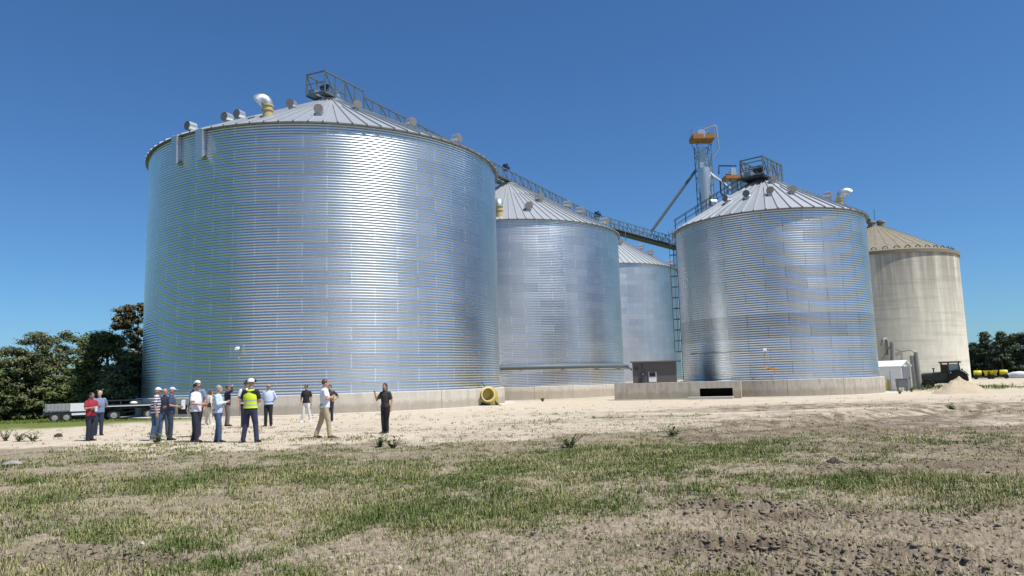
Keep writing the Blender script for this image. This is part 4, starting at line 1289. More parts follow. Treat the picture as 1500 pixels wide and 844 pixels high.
for k in range(13):
    f_ = k / 12; x = p0[0] + (p1[0] - p0[0]) * f_; y = p0[1] + (p1[1] - p0[1]) * f_; s = min(1, .35 + k * .45) * (1 + .05 * math.sin(k * 2.1))
    rings.append([(x - .2 * math.cos(a), y + 1.1 * s * math.cos(a), zg + .35 * s + .6 * s * math.sin(a)) for a in [2 * PI * j / n for j in range(n)]])
b.loft(rings); o = b.build('grain_bag', M['white'], None, 50); tag(o, 'long white plastic grain bag lying in front of the pines', 'grain bag')

# ------------------------------------------------------------------ trailers on the left
def trailer_wheel(parent, x, y, r, w=.22):
    n = 22; b = MB()
    b.loft([[(x + R_ * math.cos(2 * PI * k / n), y + yy, r + R_ * math.sin(2 * PI * k / n)) for k in range(n)] for R_, yy in ((r * .55, -w * .5), (r * .92, -w * .5), (r, -w * .3), (r, w * .3), (r * .92, w * .5), (r * .55, w * .5))], cap=False)
    o = b.build('wheel', M['black'], parent, 40)
    b = MB(); b.loft([[(x + R_ * math.cos(2 * PI * k / n), y + yy, r + R_ * math.sin(2 * PI * k / n)) for k in range(n)] for R_, yy in ((r * .15, -w * .46), (r * .5, -w * .38), (r * .56, -w * .48), (r * .56, w * .48), (r * .15, w * .4))]); b.build('rim', M['timber'], o, 40)
tp = gpt(112, 617); va = math.atan2(tp[0], tp[1])
tr = thing('farm_trailer', 'pale drop-side farm trailer parked by the trees behind the man in red', 'trailer', (tp[0], tp[1], gz(tp[0], tp[1])), -va + .05)
for x in (-1.15, -.55, 1.7):
    for y in (-.55, .75): trailer_wheel(tr, x, y, .30)
b = MB(); b.box((.35, .1, .52), (4.2, 1.5, .14)); b.bar((2.4, .1, .5), (3.2, .1, .4), .1); b.bar((-1.3, -.55, .3), (2.0, -.55, .3), .06); b.build('chassis', M['dark_steel'], tr)
b = MB()
b.box((-1.0, -.66, .84), (1.22, .06, .46)); b.box((-1.0, .86, .84), (1.22, .06, .46)); b.box((-1.63, .1, .84), (.06, 1.5, .46))
for k in range(7): b.box((-1.55 + k * .19, -.70, .84), (.045, .05, .46))
b.box((-1.0, -.71, .70), (1.22, .03, .04)); b.build('side_board', simple('greyish_board', (.28, .295, .30), .6), tr)
b = MB(); b.box((.02, -.66, .84), (.78, .06, .46)); b.box((.02, .86, .84), (.78, .06, .46)); b.box((.44, .1, .84), (.06, 1.5, .46)); b.build('tail_board', M['white'], tr)
b = MB(); b.box((1.3, .1, .66), (1.7, 1.45, .14)); b.box((1.5, .1, .80), (.9, .8, .16), 0, 0, .8); b.build('deck', M['dark_steel'], tr)
b = MB(); b.box((.5, -.70, .44), (1.6, .05, .12)); b.build('reflector_rail', M['white'], tr)
tp = gpt(164, 616); va = math.atan2(tp[0], tp[1])
t2 = thing('flatbed_trailer', 'dark flatbed trailer with a pale edge rail between the man in grey and the silo', 'trailer', (tp[0], tp[1] + 2.2, gz(tp[0], tp[1] + 2.2)), -va)
for x in (-.95, .95):
    for y in (-.65, .65): trailer_wheel(t2, x, y, .34)
b = MB(); b.box((0, 0, .86), (3.5, 1.7, .12)); b.build('deck', M['dark_steel'], t2)
b = MB(); b.box((.1, -.88, .86), (2.9, .05, .05)); b.build('edge_rail', M['white'], t2)
b = MB()
for y in (-.4, .4): b.bar((-1.7, y, .74), (1.7, y, .74), .1, .14)
for x in (-.95, .95): b.bar((x, -.65, .34), (x, .65, .34), .09); b.box((x, 0, .55), (.3, .9, .3))
b.bar((-.95, -.6, .36), (.95, -.6, .7), .05); b.bar((1.7, 0, .6), (2.4, 0, .45), .09); b.build('chassis', M['dark_steel'], t2)
b = MB()
for x in (-1.6, -.6, .6, 1.6): b.bar((x, .8, .9), (x, .8, 1.18), .06)
b.bar((-1.6, .8, 1.18), (1.6, .8, 1.18), .06); b.build('head_rail', M['dark_steel'], t2)
b = MB(); b.ell((.1, -.3, 1.0), (.22, .18, .12), 10, 6); o = b.build('white_sack', M['white'], None, 50); o.location = t2.location; o.rotation_euler = t2.rotation_euler; tag(o, 'small white sack lying on the flatbed trailer', 'sack')
# ------------------------------------------------------------------ trees
def tree(px, base_y_dist, top_y, wpx, mat, label, name='tree', shape='round', n_clump=60, leaves=170, leaf=.17, seed=0, low=.12, group=None, trunk_r=.22):
    rg = np.random.default_rng(1000 + seed)
    D = base_y_dist
    p = at_dist(px, top_y, D)
    x0, y0 = p[0], p[1]; zg = gz(x0, y0)
    H = p[2] - zg; Wr = wpx / FPX * D / 2
    root = thing(name, label, 'tree', (x0, y0, zg), 0, group)
    b = MB()
    bend = rg.normal(0, .03, 2) * H
    tp = lambda f: Vector((bend[0] * f * f, bend[1] * f * f, H * f))
    b.path([tp(f) for f in (-.02, .1, .3, .55, .8, .95)], [trunk_r * 1.25, trunk_r, trunk_r * .8, trunk_r * .55, trunk_r * .3, .03], 9)
    cl = []
    for k in range(n_clump):
        f = low + (1 - low) * (k + rg.uniform(0, 1)) / n_clump
        if shape == 'cone': w = Wr * (1 - f) ** .75 * 1.05
        elif shape == 'open': w = Wr * math.sqrt(max(0, 1 - ((f - .68) / .40) ** 2)) if f > .3 else Wr * .25
        else: w = Wr * (max(0, 1 - ((f - .42) / .62) ** 2)) ** .5
        a = rg.uniform(0, 2 * PI); q = math.sqrt(rg.uniform(.12, 1.0))
        c = tp(f) + Vector((math.cos(a) * w * q, math.sin(a) * w * q, -.12 * w * q * (shape == 'cone')))
        cl.append((c, f, w))
        if k % 3 == 0:
            s = tp(max(.08, f - .16)); m = s.lerp(c, .5) + Vector((0, 0, .15))
            b.path([s, m, c], [trunk_r * .32 * (1.1 - f), trunk_r * .2 * (1.1 - f), .015], 5)
    b.build('trunk', M['bark'], root, 50)
    C_ = []; N_ = []; T_ = []
    for c, f, w in cl:
        r_ = rg.uniform(.55, 1.0) * (.15 + .07 * (shape == 'open') + .07 * (shape == 'round')) * min(Wr, H * .4) * (.65 if shape == 'open' else 1) + .12
        m = int(leaves * 1.7 * rg.uniform(.6, 1.3))
        d = rg.normal(0, 1, (m, 3))
        out = np.array([c.x - bend[0] * f * f, c.y - bend[1] * f * f, 0.0]); out /= (np.linalg.norm(out) + 1e-6)
        pos = np.array(c)[None] + d * r_ * np.array([[.52, .52, .27]]) + out[None] * rg.normal(0, .55, (m, 1)) * r_
        pos[:, 2] -= .12 * r_ * np.abs(rg.normal(0, 1, m)) ** 2 * .5
        d /= np.linalg.norm(d, axis=1)[:, None]
        C_.append(pos); N_.append(d + rg.normal(0, .55, (m, 3)) + np.array([[0, 0, .7]]))
        T_.append(np.clip(rg.normal(rg.uniform(.15, .7), .22, m), 0, 1))
    C_ = np.concatenate(C_); N_ = np.concatenate(N_); T_ = np.concatenate(T_)
    keep = C_[:, 2] > .05; C_, N_, T_ = C_[keep], N_[keep], T_[keep]
    N_ /= np.linalg.norm(N_, axis=1)[:, None]
    m = len(C_)
    U = np.cross(N_, rg.normal(0, 1, (m, 3))); U /= np.linalg.norm(U, axis=1)[:, None]; Wv = np.cross(N_, U)
    s = leaf * .68 * rg.uniform(.5, 1.5, (m, 1))
    V = np.stack([C_ - U * s * .9, C_ - Wv * s * .4 + N_ * s * .1, C_ + U * s * .9, C_ + Wv * s * .4 + N_ * s * .1], 1).reshape(-1, 3)
    F = np.arange(m * 4).reshape(-1, 4)
    me = np_mesh('crown', V, F, M[mat])
    at = me.attributes.new('tone', 'FLOAT', 'POINT'); at.data.foreach_set('value', np.repeat(T_, 4).astype(np.float32))
    link('crown', me, root)
    return root


TG = 'trees at the edge of the yard behind the trailers'
tree(-14, 66, 530, 62, 'leaf_dark', 'dark dense tree cut by the edge of the photo, beside the open sky gap', seed=1, group=TG, n_clump=70)
tree(28, 66, 512, 58, 'leaf_euc', 'olive tree with a ragged crown, second from the photo edge', seed=2, group=TG, n_clump=60)
tree(88, 72, 488, 82, 'leaf_euc', 'tall thin-crowned olive tree with sky showing through its top', shape='open', seed=3, group=TG, n_clump=80, leaves=130, low=.25)
tree(62, 67, 538, 62, 'leaf_dark', 'broad low dark tree in front of the thin-crowned tree', seed=4, group=TG, n_clump=64, low=.04)
tree(8, 66, 560, 56, 'leaf_dark', 'squat dark bushy tree beside the lawn at the photo edge', seed=5, group=TG, n_clump=60, low=.02)
tree(128, 70, 503, 34, 'leaf_euc', 'slender loose tree filling the gap left of the dense evergreen', shape='open', seed=6, group=TG, n_clump=22, leaves=110, low=.3)
tree(162, 62, 490, 74, 'leaf_dark', 'big dense evergreen above the two trailers', seed=7, group=TG, n_clump=110, low=.05)
tree(206, 74, 448, 58, 'leaf_brown', 'tallest brownish loose tree, half hidden by the huge silo', shape='open', seed=8, group=TG, n_clump=90, leaves=170, low=.15, leaf=.2)
tree(196, 60, 520, 56, 'leaf_dark', 'dense green tree touching the edge of the huge silo', seed=9, group=TG, n_clump=90, low=.03)
tree(176, 57, 537, 48, 'leaf_euc', 'lighter green bushy tree low down in front of the big evergreen', seed=10, group=TG, n_clump=70, low=.03)
tree(108, 66, 560, 46, 'leaf_dark', 'dark tree directly behind the drop-side trailer', seed=11, group=TG, n_clump=70, low=.03)
PG = 'pines beyond the yellow farm machines'
tree(1424, 150, 503, 26, 'leaf_pine', 'pine showing as a sliver against the concrete silo', name='pine_tree', shape='cone', seed=21, group=PG, leaf=.24, n_clump=60, low=.03)
tree(1440, 148, 487, 32, 'leaf_pine', 'tall spiky pine above the first yellow machine', name='pine_tree', shape='cone', seed=22, group=PG, leaf=.24, n_clump=70, low=.03)
tree(1463, 146, 487, 32, 'leaf_pine', 'tall pine above the second yellow machine', name='pine_tree', shape='cone', seed=23, group=PG, leaf=.24, n_clump=70, low=.03)
tree(1478, 158, 511, 34, 'leaf_pine', 'short pine in the dip between the taller pines', name='pine_tree', shape='round', seed=24, group=PG, leaf=.24, n_clump=70, low=.02)
tree(1495, 148, 490, 40, 'leaf_pine', 'broad pine at the edge of the photo above the white grain bag', name='pine_tree', shape='round', seed=25, group=PG, leaf=.24, n_clump=90, low=.03)
tree(1452, 160, 505, 60, 'leaf_dark', 'bushy dark tree filling in behind the two tall pines', shape='round', seed=26, group=PG, leaf=.26, n_clump=90, low=.02)


# ------------------------------------------------------------------ weeds, stones
def weed(px, py, h, n, label, seed):
    rg = random.Random(seed); p = gpt(px, py)
    root = thing('weed', label, 'weed', (p[0], p[1], gz(p[0], p[1]) - .01), 0, 'taller weeds standing out of the rough grass')
    st = MB(); lf = MB()
    for k in range(n * 2):
        a = rg.uniform(0, 2 * PI); l = h * rg.uniform(.55, 1.1); o = rg.uniform(.2, 1.0)
        pts = [Vector((rg.uniform(-.05, .05), rg.uniform(-.05, .05), 0))]
        for i in range(1, 5): pts.append(pts[0] + Vector((math.cos(a) * l * o * (i / 4) ** 1.2, math.sin(a) * l * o * (i / 4) ** 1.2, .72 * l * i / 4)))
        st.path(pts, [.010, .009, .008, .006, .004], 4)
        for i in range(9):
            q = pts[1 + i % 4]; aa = rg.uniform(0, 2 * PI); ll = rg.uniform(.06, .13); w = ll * .28
            d = Vector((math.cos(aa), math.sin(aa), rg.uniform(-.1, .7))); s = Vector((-math.sin(aa), math.cos(aa), 0))
            lf.add([q, q + d * ll * .5 + s * w, q + d * ll, q + d * ll * .5 - s * w], [(0, 1, 2, 3)])
    st.build('stem', simple('weed_stem', (.12, .14, .05), .8), root); lf.build('foliage', simple('weed_leaf', (.14, .175, .06), .6, 0, .5, 30), root, fix=False)
for a in ((557, 655, .36, 7, 'leafy weed below the feet of the lone person in charcoal, nearer the group', 1), (576, 657, .34, 6, 'spiky weed next to the leafy one below the person in charcoal', 2),
          (8, 646, .6, 7, 'tall weed at the photo edge, farthest from the people', 3), (28, 647, .5, 6, 'bushy weed second from the photo edge, by the sandy yard', 4), (48, 646, .42, 6, 'third weed along the yard edge, left of the men by the trailer', 5),
          (228, 650, .4, 9, 'low grassy weed at the feet of the man in the striped shirt', 6), (835, 656, .4, 8, 'green weed where the rough grass meets the bare sand', 7),
          (1335, 574, .7, 8, 'weed growing by the grey cabinet and the leaning posts', 8), (1318, 577, .5, 7, 'weed in front of the white cabin', 9), (795, 588, .42, 12, 'clump of weed against the pale foundation beyond the yellow fan', 10),
          (1395, 601, .3, 10, 'low weed alone on the sand toward the tractor', 11), (985, 640, .4, 9, 'leafy weed on the edge of the greenest grass', 12)):
    weed(*a)
b = MB(); p = gpt(18, 682); rg = random.Random(3)
b.ell((0, 0, .03), (.22, .12, .07), 9, 6)
b.v = [(x * (1 + rg.uniform(-.2, .2)), y * (1 + rg.uniform(-.2, .2)), z * (1 + rg.uniform(-.25, .25))) for x, y, z in b.v]
o = b.build('rubble_chunk', M['timber'], None, None, (p[0], p[1], gz(p[0], p[1]))); tag(o, 'pale lump of broken concrete lying in the grass', 'rubble')
for i, (px, py, lab) in enumerate(((1222, 683, 'black lump of mud lying in the damp grass below the smaller silo'), (85, 640, 'dark clod lying on the sand near the man in red'))):
    b = MB(); p = gpt(px, py); b.ell((0, 0, .03), (.17, .12, .09), 9, 6); b.v = [(x * (1 + rg.uniform(-.3, .3)), y * (1 + rg.uniform(-.3, .3)), z * (1 + rg.uniform(-.3, .3))) for x, y, z in b.v]
    o = b.build('mud_lump', simple('wet_mud', (.035, .028, .02), .7), None, None, (p[0], p[1], gz(p[0], p[1]))); tag(o, lab, 'clod')
# ------------------------------------------------------------------ people
DG = None
def cloth(name, col, rough=.85, var=.16): return simple(name, col, rough, 0, var, 9.0, 1.0)
def skin_mat(name, col):
    t = NT(name); nz = t.noise(20, 3, .5, t.obj())
    t.set(Base_Color=t.mix(nz, tuple(c * .85 for c in col), tuple(c * 1.12 for c in col)), Roughness=.5)
    return t.mat
SK = [skin_mat('skin_fair', (.52, .30, .21)), skin_mat('skin_tan', (.42, .235, .155)), skin_mat('skin_brown', (.30, .165, .105))]
EYE = simple('eye_dark', (.03, .02, .018), .3); LIP = simple('lip', (.36, .15, .12), .5)
tS = NT('navy_white_striped_cotton'); sp_n = tS.n('ShaderNodeSeparateXYZ'); tS.l(tS.obj(), sp_n.inputs[0])
fr = tS.math('FRACT', tS.math('MULTIPLY', sp_n.outputs[2], 11.0))
tS.set(Base_Color=tS.mix(tS.math('GREATER_THAN', fr, .52), (.70, .71, .74), (.025, .035, .085)), Roughness=.85)
tV = NT('hi_vis_vest_fabric'); sp_n = tV.n('ShaderNodeSeparateXYZ'); tV.l(tV.obj(), sp_n.inputs[0])
zz_ = sp_n.outputs[2]
band = tV.math('MAXIMUM', tV.math('LESS_THAN', tV.math('ABSOLUTE', tV.math('SUBTRACT', zz_, 1.16)), .026), tV.math('LESS_THAN', tV.math('ABSOLUTE', tV.math('SUBTRACT', zz_, 1.03)), .026))
tV.set(Base_Color=tV.mix(band, (.62, .78, .02), (.42, .44, .42)), Roughness=.7)
CL = dict(red=cloth('crimson_cotton', (.30, .018, .032)), greyblue=cloth('grey_blue_cotton', (.17, .22, .33)), stripe=tS.mat, vest=tV.mat, denim_shirt=cloth('dark_denim_shirt', (.045, .065, .11)),
          white=cloth('white_cotton', (.74, .76, .82), .8, .05), lightblue=cloth('pale_blue_shirt', (.50, .58, .74), .8, .06), cream=cloth('cream_linen', (.62, .56, .46)), navy=cloth('navy_wool', (.018, .022, .042)),
          black=cloth('black_cotton', (.015, .015, .018)), charcoal=cloth('charcoal_brown_cotton', (.035, .030, .028)), jeans=cloth('blue_denim', (.055, .095, .17), .9, .3), darkjeans=cloth('dark_blue_denim', (.022, .030, .060), .9, .25),
          navytrouser=cloth('navy_trousers', (.030, .032, .075)), slate=cloth('slate_trousers', (.035, .045, .055)), grey=cloth('grey_trousers', (.16, .145, .13)), khaki=cloth('beige_chinos', (.42, .34, .22)), whitepants=cloth('white_trousers', (.68, .67, .62)))
HAIR = dict(dark=cloth('dark_hair', (.018, .013, .010), .5), grey=cloth('grey_hair', (.30, .28, .26), .6), brown=cloth('brown_hair', (.10, .055, .028), .5), blond=cloth('sandy_grey_hair', (.42, .34, .24), .6))
SHOE = dict(black=cloth('black_leather', (.018, .016, .015), .5), brown=cloth('brown_leather', (.10, .055, .03), .55), white=cloth('white_trainer', (.65, .66, .68), .6))
LENS = simple('sunglass_lens', (.01, .01, .012), .15)


def remeshed(mb, name, mats, voxel, smooth_it=3, parent=None):
    me = mb.mesh(name, mats)
    o = bpy.data.objects.new(name, me); COL.objects.link(o)
    m = o.modifiers.new('r', 'REMESH'); m.mode = 'VOXEL'; m.voxel_size = voxel; m.use_smooth_shade = True
    s = o.modifiers.new('s', 'SMOOTH'); s.factor = .5; s.iterations = smooth_it
    dg = bpy.context.evaluated_depsgraph_get()
    nm = bpy.data.meshes.new_from_object(o.evaluated_get(dg))
    nm.name = name
    o.modifiers.clear(); o.data = nm; bpy.data.meshes.remove(me)
    nm.materials.clear()
    for mm in mats: nm.materials.append(mm)
    nm.polygons.foreach_set('use_smooth', [True] * len(nm.polygons))
    if parent: o.parent = parent
    return o


def ering(c, rx, ry, n=16, yaw=0):
    cs, sn = math.cos(yaw), math.sin(yaw)
    return [(c[0] + rx * math.cos(2 * PI * k / n) * cs - ry * math.sin(2 * PI * k / n) * sn, c[1] + rx * math.cos(2 * PI * k / n) * sn + ry * math.sin(2 * PI * k / n) * cs, c[2]) for k in range(n)]


def joint_chain(b, pts, rs, n=10):
    pts = [Vector(p) for p in pts]
    for i in range(len(pts) - 1): b.path([pts[i], pts[i].lerp(pts[i + 1], .35), pts[i + 1]], [rs[i], rs[i] * .62 + rs[i + 1] * .40, rs[i + 1]], n)
    for p, r in zip(pts, rs): b.ell(p, (r, r, r), 10, 8)


def hand_mesh(b, wrist, elbow, palm_n, side, curl=.6):
    """palm, four unequal bent fingers, thumb from the side of the palm"""
    w = Vector(wrist); d = (w - Vector(elbow)).normalized(); n_ = Vector(palm_n); n_ = (n_ - d * n_.dot(d)).normalized(); s = d.cross(n_) * side
    b.loft([[w + d * t + s * (wd * a) + n_ * (th * c) for a, c in ((-1, -.6), (-.6, -1), (.6, -1), (1, -.6), (1, .6), (.6, 1), (-.6, 1), (-1, .6))] for t, wd, th in ((-.02, .026, .020), (.02, .034, .016), (.06, .042, .014), (.09, .040, .012))])
    for k, (off, ln) in enumerate(((-.031, .070), (-.010, .080), (.011, .075), (.030, .058))):
        p0 = w + d * .085 + s * off; p1 = p0 + d * ln * .42; dd_ = (d * math.cos(curl) + n_ * math.sin(curl)); p2 = p1 + dd_ * ln * .33; d3 = (d * math.cos(curl * 1.8) + n_ * math.sin(curl * 1.8)); p3 = p2 + d3 * ln * .28
        b.path([p0, p1, p2, p3], [.0095, .009, .008, .006], 6)
    p0 = w + d * .03 - s * .030; p1 = p0 + d * .025 - s * .022 + n_ * .008; p2 = p1 + d * .03 - s * .006 + n_ * .014; b.path([p0, p1, p2], [.013, .011, .008], 6)


ARMS = {   # side s=+1 right; elbow, wrist, palm normal
    'down': lambda s: ((s * .25, -.03, 1.14), (s * .27, .06, .90), (-s, 0, 0)),
    'crossed': lambda s: ((s * .27, .06, 1.17), (-s * .06, .24 + .02 * s, 1.20 + .035 * s), (0, -1, .2)),
    'front': lambda s: ((s * .27, .02, 1.15), (s * .10, .27, 1.10), (-s, 0, .3)),
    'behind': lambda s: ((s * .29, -.10, 1.16), (s * .06, -.20, .98), (0, -1, 0)),
    'hips': lambda s: ((s * .40, -.08, 1.18), (s * .21, .04, 1.02), (-s, 0, 0)),
    'shade': lambda s: ((s * .36, .20, 1.50), (s * .10, .19, 1.69), (0, .2, -1)),
    'raise': lambda s: ((s * .30, .10, 1.17), (s * .30, .20, 1.38), (-s, 0, 0)),
}


def person(px, py, ytop, heading, label, shirt, trousers, skin=1, hair='dark', arms=('down', 'down'), feet=((-.10, 0), (.10, 0)), shoe='black', sleeve='short', head='hair',
           lean=0.0, girth=1.0, woman=False, glasses=False, turn=0.0, cap_mat=None, extra=None, dist=None):
    p = gpt(px, py)
    if dist: p = at_dist(px, py, dist); 
    D = math.hypot(p[0], p[1]); zg = gz(p[0], p[1])
    Htot = at_dist(px, ytop, D)[2] - zg
    k = Htot / 1.76
    root = thing('person', label, 'person', (p[0], p[1], zg), -math.radians(heading), 'visitors standing in the yard')
    root.scale = (k, k, k)
    q = 1.0 if k > .3 else 1
    sw = .175 if woman else .195
    wst = .125 if woman else .155 * girth
    hipw = .165 if woman else .165
    lz = lambda z: lean * max(0, z - .95)         # forward lean of the trunk
    sk = SK[skin]
    # torso sections (z, half width, half depth, forward)
    tors = [(.86, hipw * .92, .105, 0), (.95, hipw, .115 * girth, 0), (1.06, wst, .105 * girth, .012 * girth), (1.20, wst * .5 + sw * .48, .115 * girth, .01), (1.33, sw * .92, .115, 0), (1.42, sw * .80, .085, -.005), (1.47, .075, .065, -.005)]
    def torso(b, g=0.0, z0=0, z1=9, n=18):
        rg_ = [(z, rx + g, ry + g, fy) for z, rx, ry, fy in tors if z0 <= z <= z1]
        b.loft([ering((0, fy + lz(z), z), rx, ry, n) for z, rx, ry, fy in rg_])
    hc = Vector((0, .02 + lz(1.62) + .01, 1.635))
    arms_j = {}
    for s, st in ((-1, arms[0]), (1, arms[1])):
        e, w, pn = ARMS[st](s)
        sh = Vector((s * (sw - .015), lz(1.4), 1.405))
        arms_j[s] = (sh, Vector(e) + Vector((0, lz(1.2), 0)), Vector(w) + Vector((0, lz(Vector(w).z), 0)), pn)
    legs_j = {}
    for s, (fx, fy) in ((-1, feet[0]), (1, feet[1])):
        hip = Vector((s * .085, 0, .90)); an = Vector((fx, fy, .085)); kn = hip.lerp(an, .5) + Vector((0, .03, .01)); legs_j[s] = (hip, kn, an)
    b = MB()
    torso(b)
    b.path([(0, lz(1.44) - .005, 1.43), (0, lz(1.55) + .012, 1.56)], [.060, .055], 12)
    R_ = Matrix.Rotation(turn, 3, 'Z')
    b.ell(hc + Vector((0, -.008, .015)), (.076, .096, .108), 16, 12); 
    T = lambda x, y, z: hc + R_ @ Vector((x, y, z))
    b.ell(T(0, .035, -.055), (.052, .058, .062), 12, 8)                    # jaw
    b.path([T(0, .082, .018), T(0, .112, -.022), T(0, .09, -.030)], [.011, .016, .012], 8)    # nose
    for s in (-1, 1): b.ell(T(s * .078, -.005, -.005), (.012, .022, .034), 8, 6)
    for s in (-1, 1):
        sh, e, w, pn = arms_j[s]; joint_chain(b, [sh, e, w], [.050, .038, .027])
        hip, kn, an = legs_j[s]; joint_chain(b, [hip, kn, an], [.082, .056, .040])
        b.path([an + Vector((0, -.03, -.04)), an + Vector((s * .02, .12, -.055))], [.038, .034], 8)
    body = remeshed(b, 'body', [sk, EYE, LIP], .0135, 4, root)
    # face markings by position
    me = body.data; mi = np.zeros(len(me.polygons), np.int32); cen = np.empty(len(me.polygons) * 3, np.float32); me.polygons.foreach_get('center', cen); cen = cen.reshape(-1, 3)
    for s in (-1, 1): mi[np.linalg.norm((cen - np.array(T(s * .032, .085, .018))) / np.array([.018, .03, .011]), axis=1) < 1] = 1
    mi[np.linalg.norm((cen - np.array(T(0, .093, -.062))) / np.array([.026, .04, .010]), axis=1) < 1] = 2
    me.polygons.foreach_set('material_index', mi)
    # hands joined to the body mesh
    hb = MB()
    for s in (-1, 1):
        sh, e, w, pn = arms_j[s]; hand_mesh(hb, w, e, pn, s, .55)
    hm = hb.mesh('hands', [sk], 60)
    bm = bmesh.new(); bm.from_mesh(me); bm.from_mesh(hm); bm.to_mesh(me); bm.free(); bpy.data.meshes.remove(hm)
    # trousers
    b = MB(); g = .016
    b.loft([ering((0, fy + lz(z), z), rx + g, ry + g, 18) for z, rx, ry, fy in tors if z < 1.05] if True else [])
    b.loft([ering((0, .006, .80), hipw * .95 + g, .11, 18), ering((0, 0, .88), hipw + g, .118 * girth + g, 18), ering((0, .006 + lz(1.03), 1.03), wst + g + .006, .108 * girth + g, 18)])
    for s in (-1, 1):
        hip, kn, an = legs_j[s]; lo = an + Vector((0, -.008, -.035))
        b.path([hip + Vector((0, 0, .02)), hip.lerp(kn, .5), kn, kn.lerp(lo, .5), lo], [.105, .094, .076, .070, .066 if not woman else .058], 14)
    remeshed(b, 'trousers', [CL[trousers]], .017, 2, root)
    # shirt
    b = MB(); g = .022
    b.loft([ering((0, .006 + lz(z) + fy, z), rx + g, ry + g, 20) for z, rx, ry, fy in [(.90 if shirt != 'tucked' else 1.0, hipw + .012, .118 * girth, 0)] + [x for x in tors if x[0] > 1.0 and x[0] < 1.45]] + [ering((0, lz(1.47), 1.465), .085, .078, 20)])
    for s in (-1, 1):
        sh, e, w, pn = arms_j[s]
        if sleeve == 'short': m_ = sh.lerp(e, .78); b.path([sh + Vector((-s * .05, 0, .012)), sh, m_], [.070, .074, .066], 12); b.ell(sh, (.072, .072, .066), 12, 8)
        else:
            b.ell(sh, (.070, .070, .064), 12, 8); w2 = e.lerp(w, .93)
            b.path([sh + Vector((-s * .05, 0, .01)), sh, sh.lerp(e, .5), e], [.068, .070, .058, .050], 12); b.ell(e, (.051, .051, .051), 10, 8); b.path([e, e.lerp(w2, .5), w2], [.050, .044, .038], 12)
    o = remeshed(b, 'shirt', [CL[shirt]], .017, 2, root)
    # collar
    c_ = MB(); c_.loft([ering((0, lz(1.45) + .002, 1.455), .088, .082, 16), ering((0, lz(1.49) + .004, 1.497), .069, .068, 16)], cap=False); c_.build('collar', CL[shirt], o, 60)
    # shoes
    for s in (-1, 1):
        an = legs_j[s][2]; yaw = -s * .18
        b = MB()
        def sr(y, w, h, zb=0.0): return [(an.x + math.cos(yaw) * wx * w + y * math.sin(-yaw), an.y + y * math.cos(yaw) + math.sin(yaw) * wx * w * 0, zb + hz * h) for wx, hz in ((-1, 0), (1, 0), (1.02, .35), (.75, .85), (0, 1), (-.75, .85), (-1.02, .35))]
        b.loft([sr(-.075, .030, .06), sr(-.06, .040, .10), sr(.02, .044, .115), (sr(.09, .048, .075)), sr(.16, .044, .055), sr(.19, .026, .040)])
        b.build('shoe', SHOE[shoe], root, 50)
    # head wear / hair
    if head in ('hair', 'long', 'bald'):
        b = MB()
        if head == 'bald':
            pass
        else:
            n = 18; rings = []
            for i in range(9):
                tt = PI * .06 + (PI * .56) * i / 8
                rings.append([T(.087 * math.sin(tt) * math.cos(2 * PI * j / n), -.014 + .106 * math.sin(tt) * math.sin(2 * PI * j / n) * (1.0 if math.sin(2 * PI * j / n) < 0 else .80),
                                .022 + .118 * math.cos(tt) + (.045 * max(0, math.sin(2 * PI * j / n)) * (i / 8) ** 2)) for j in range(n)])
            b.loft(rings)
            if head == 'long':
                b.loft([[T(.088 * math.cos(a), -.02 + .095 * math.sin(a), z) for a in [PI * (.92 + 1.16 * j / 12) for j in range(13)]] + [T(.060 * math.cos(a), -.02 + .06 * math.sin(a), z) for a in [PI * (2.08 - 1.16 * j / 12) for j in range(13)]] for z in (.04, -.04, -.13, -.20)])
            hm_ = b.build('hair', HAIR[hair], root, 60)
    if head == 'bald':
        b = MB(); n = 14
        b.loft([[T(.083 * math.cos(a), -.014 + .100 * math.sin(a), z) for a in [PI * (1.02 + .96 * j / n) for j in range(n + 1)]] + [T(.070 * math.cos(a), -.014 + .085 * math.sin(a), z) for a in [PI * (1.98 - .96 * j / n) for j in range(n + 1)]] for z in (.035, -.01, -.05)])
        b.build('hair', HAIR[hair], root, 60)
    if head in ('cap', 'helmet'):
        b = MB(); n = 20; rings = []
        up = .0 if head == 'cap' else .012; wd = .088 if head == 'cap' else .106
        for i in range(8):
            tt = PI * .04 + PI * .46 * i / 7
            rings.append([T(wd * math.sin(tt) * math.cos(2 * PI * j / n), -.008 + wd * 1.16 * math.sin(tt) * math.sin(2 * PI * j / n), .038 + up + (.088 if head == 'cap' else .105) * math.cos(tt)) for j in range(n)])
        b.loft(rings)
        brim = [(math.cos(a), math.sin(a)) for a in [PI * (.12 + .76 * j / 10) for j in range(11)]]
        out = .10 if head == 'cap' else .045
        b.loft([[T(wd * .95 * x, -.008 + wd * 1.12 * y, .040 + up) for x, y in brim] + [T(wd * .98 * x, -.008 + wd * 1.12 * y + out * y, .028 + up) for x, y in reversed(brim)],
                [T(wd * .95 * x, -.008 + wd * 1.12 * y, .049 + up) for x, y in brim] + [T(wd * .98 * x, -.008 + wd * 1.12 * y + out * y, .036 + up) for x, y in reversed(brim)]])
        ho = b.build('cap' if head == 'cap' else 'hard_hat', cap_mat, root, 50)
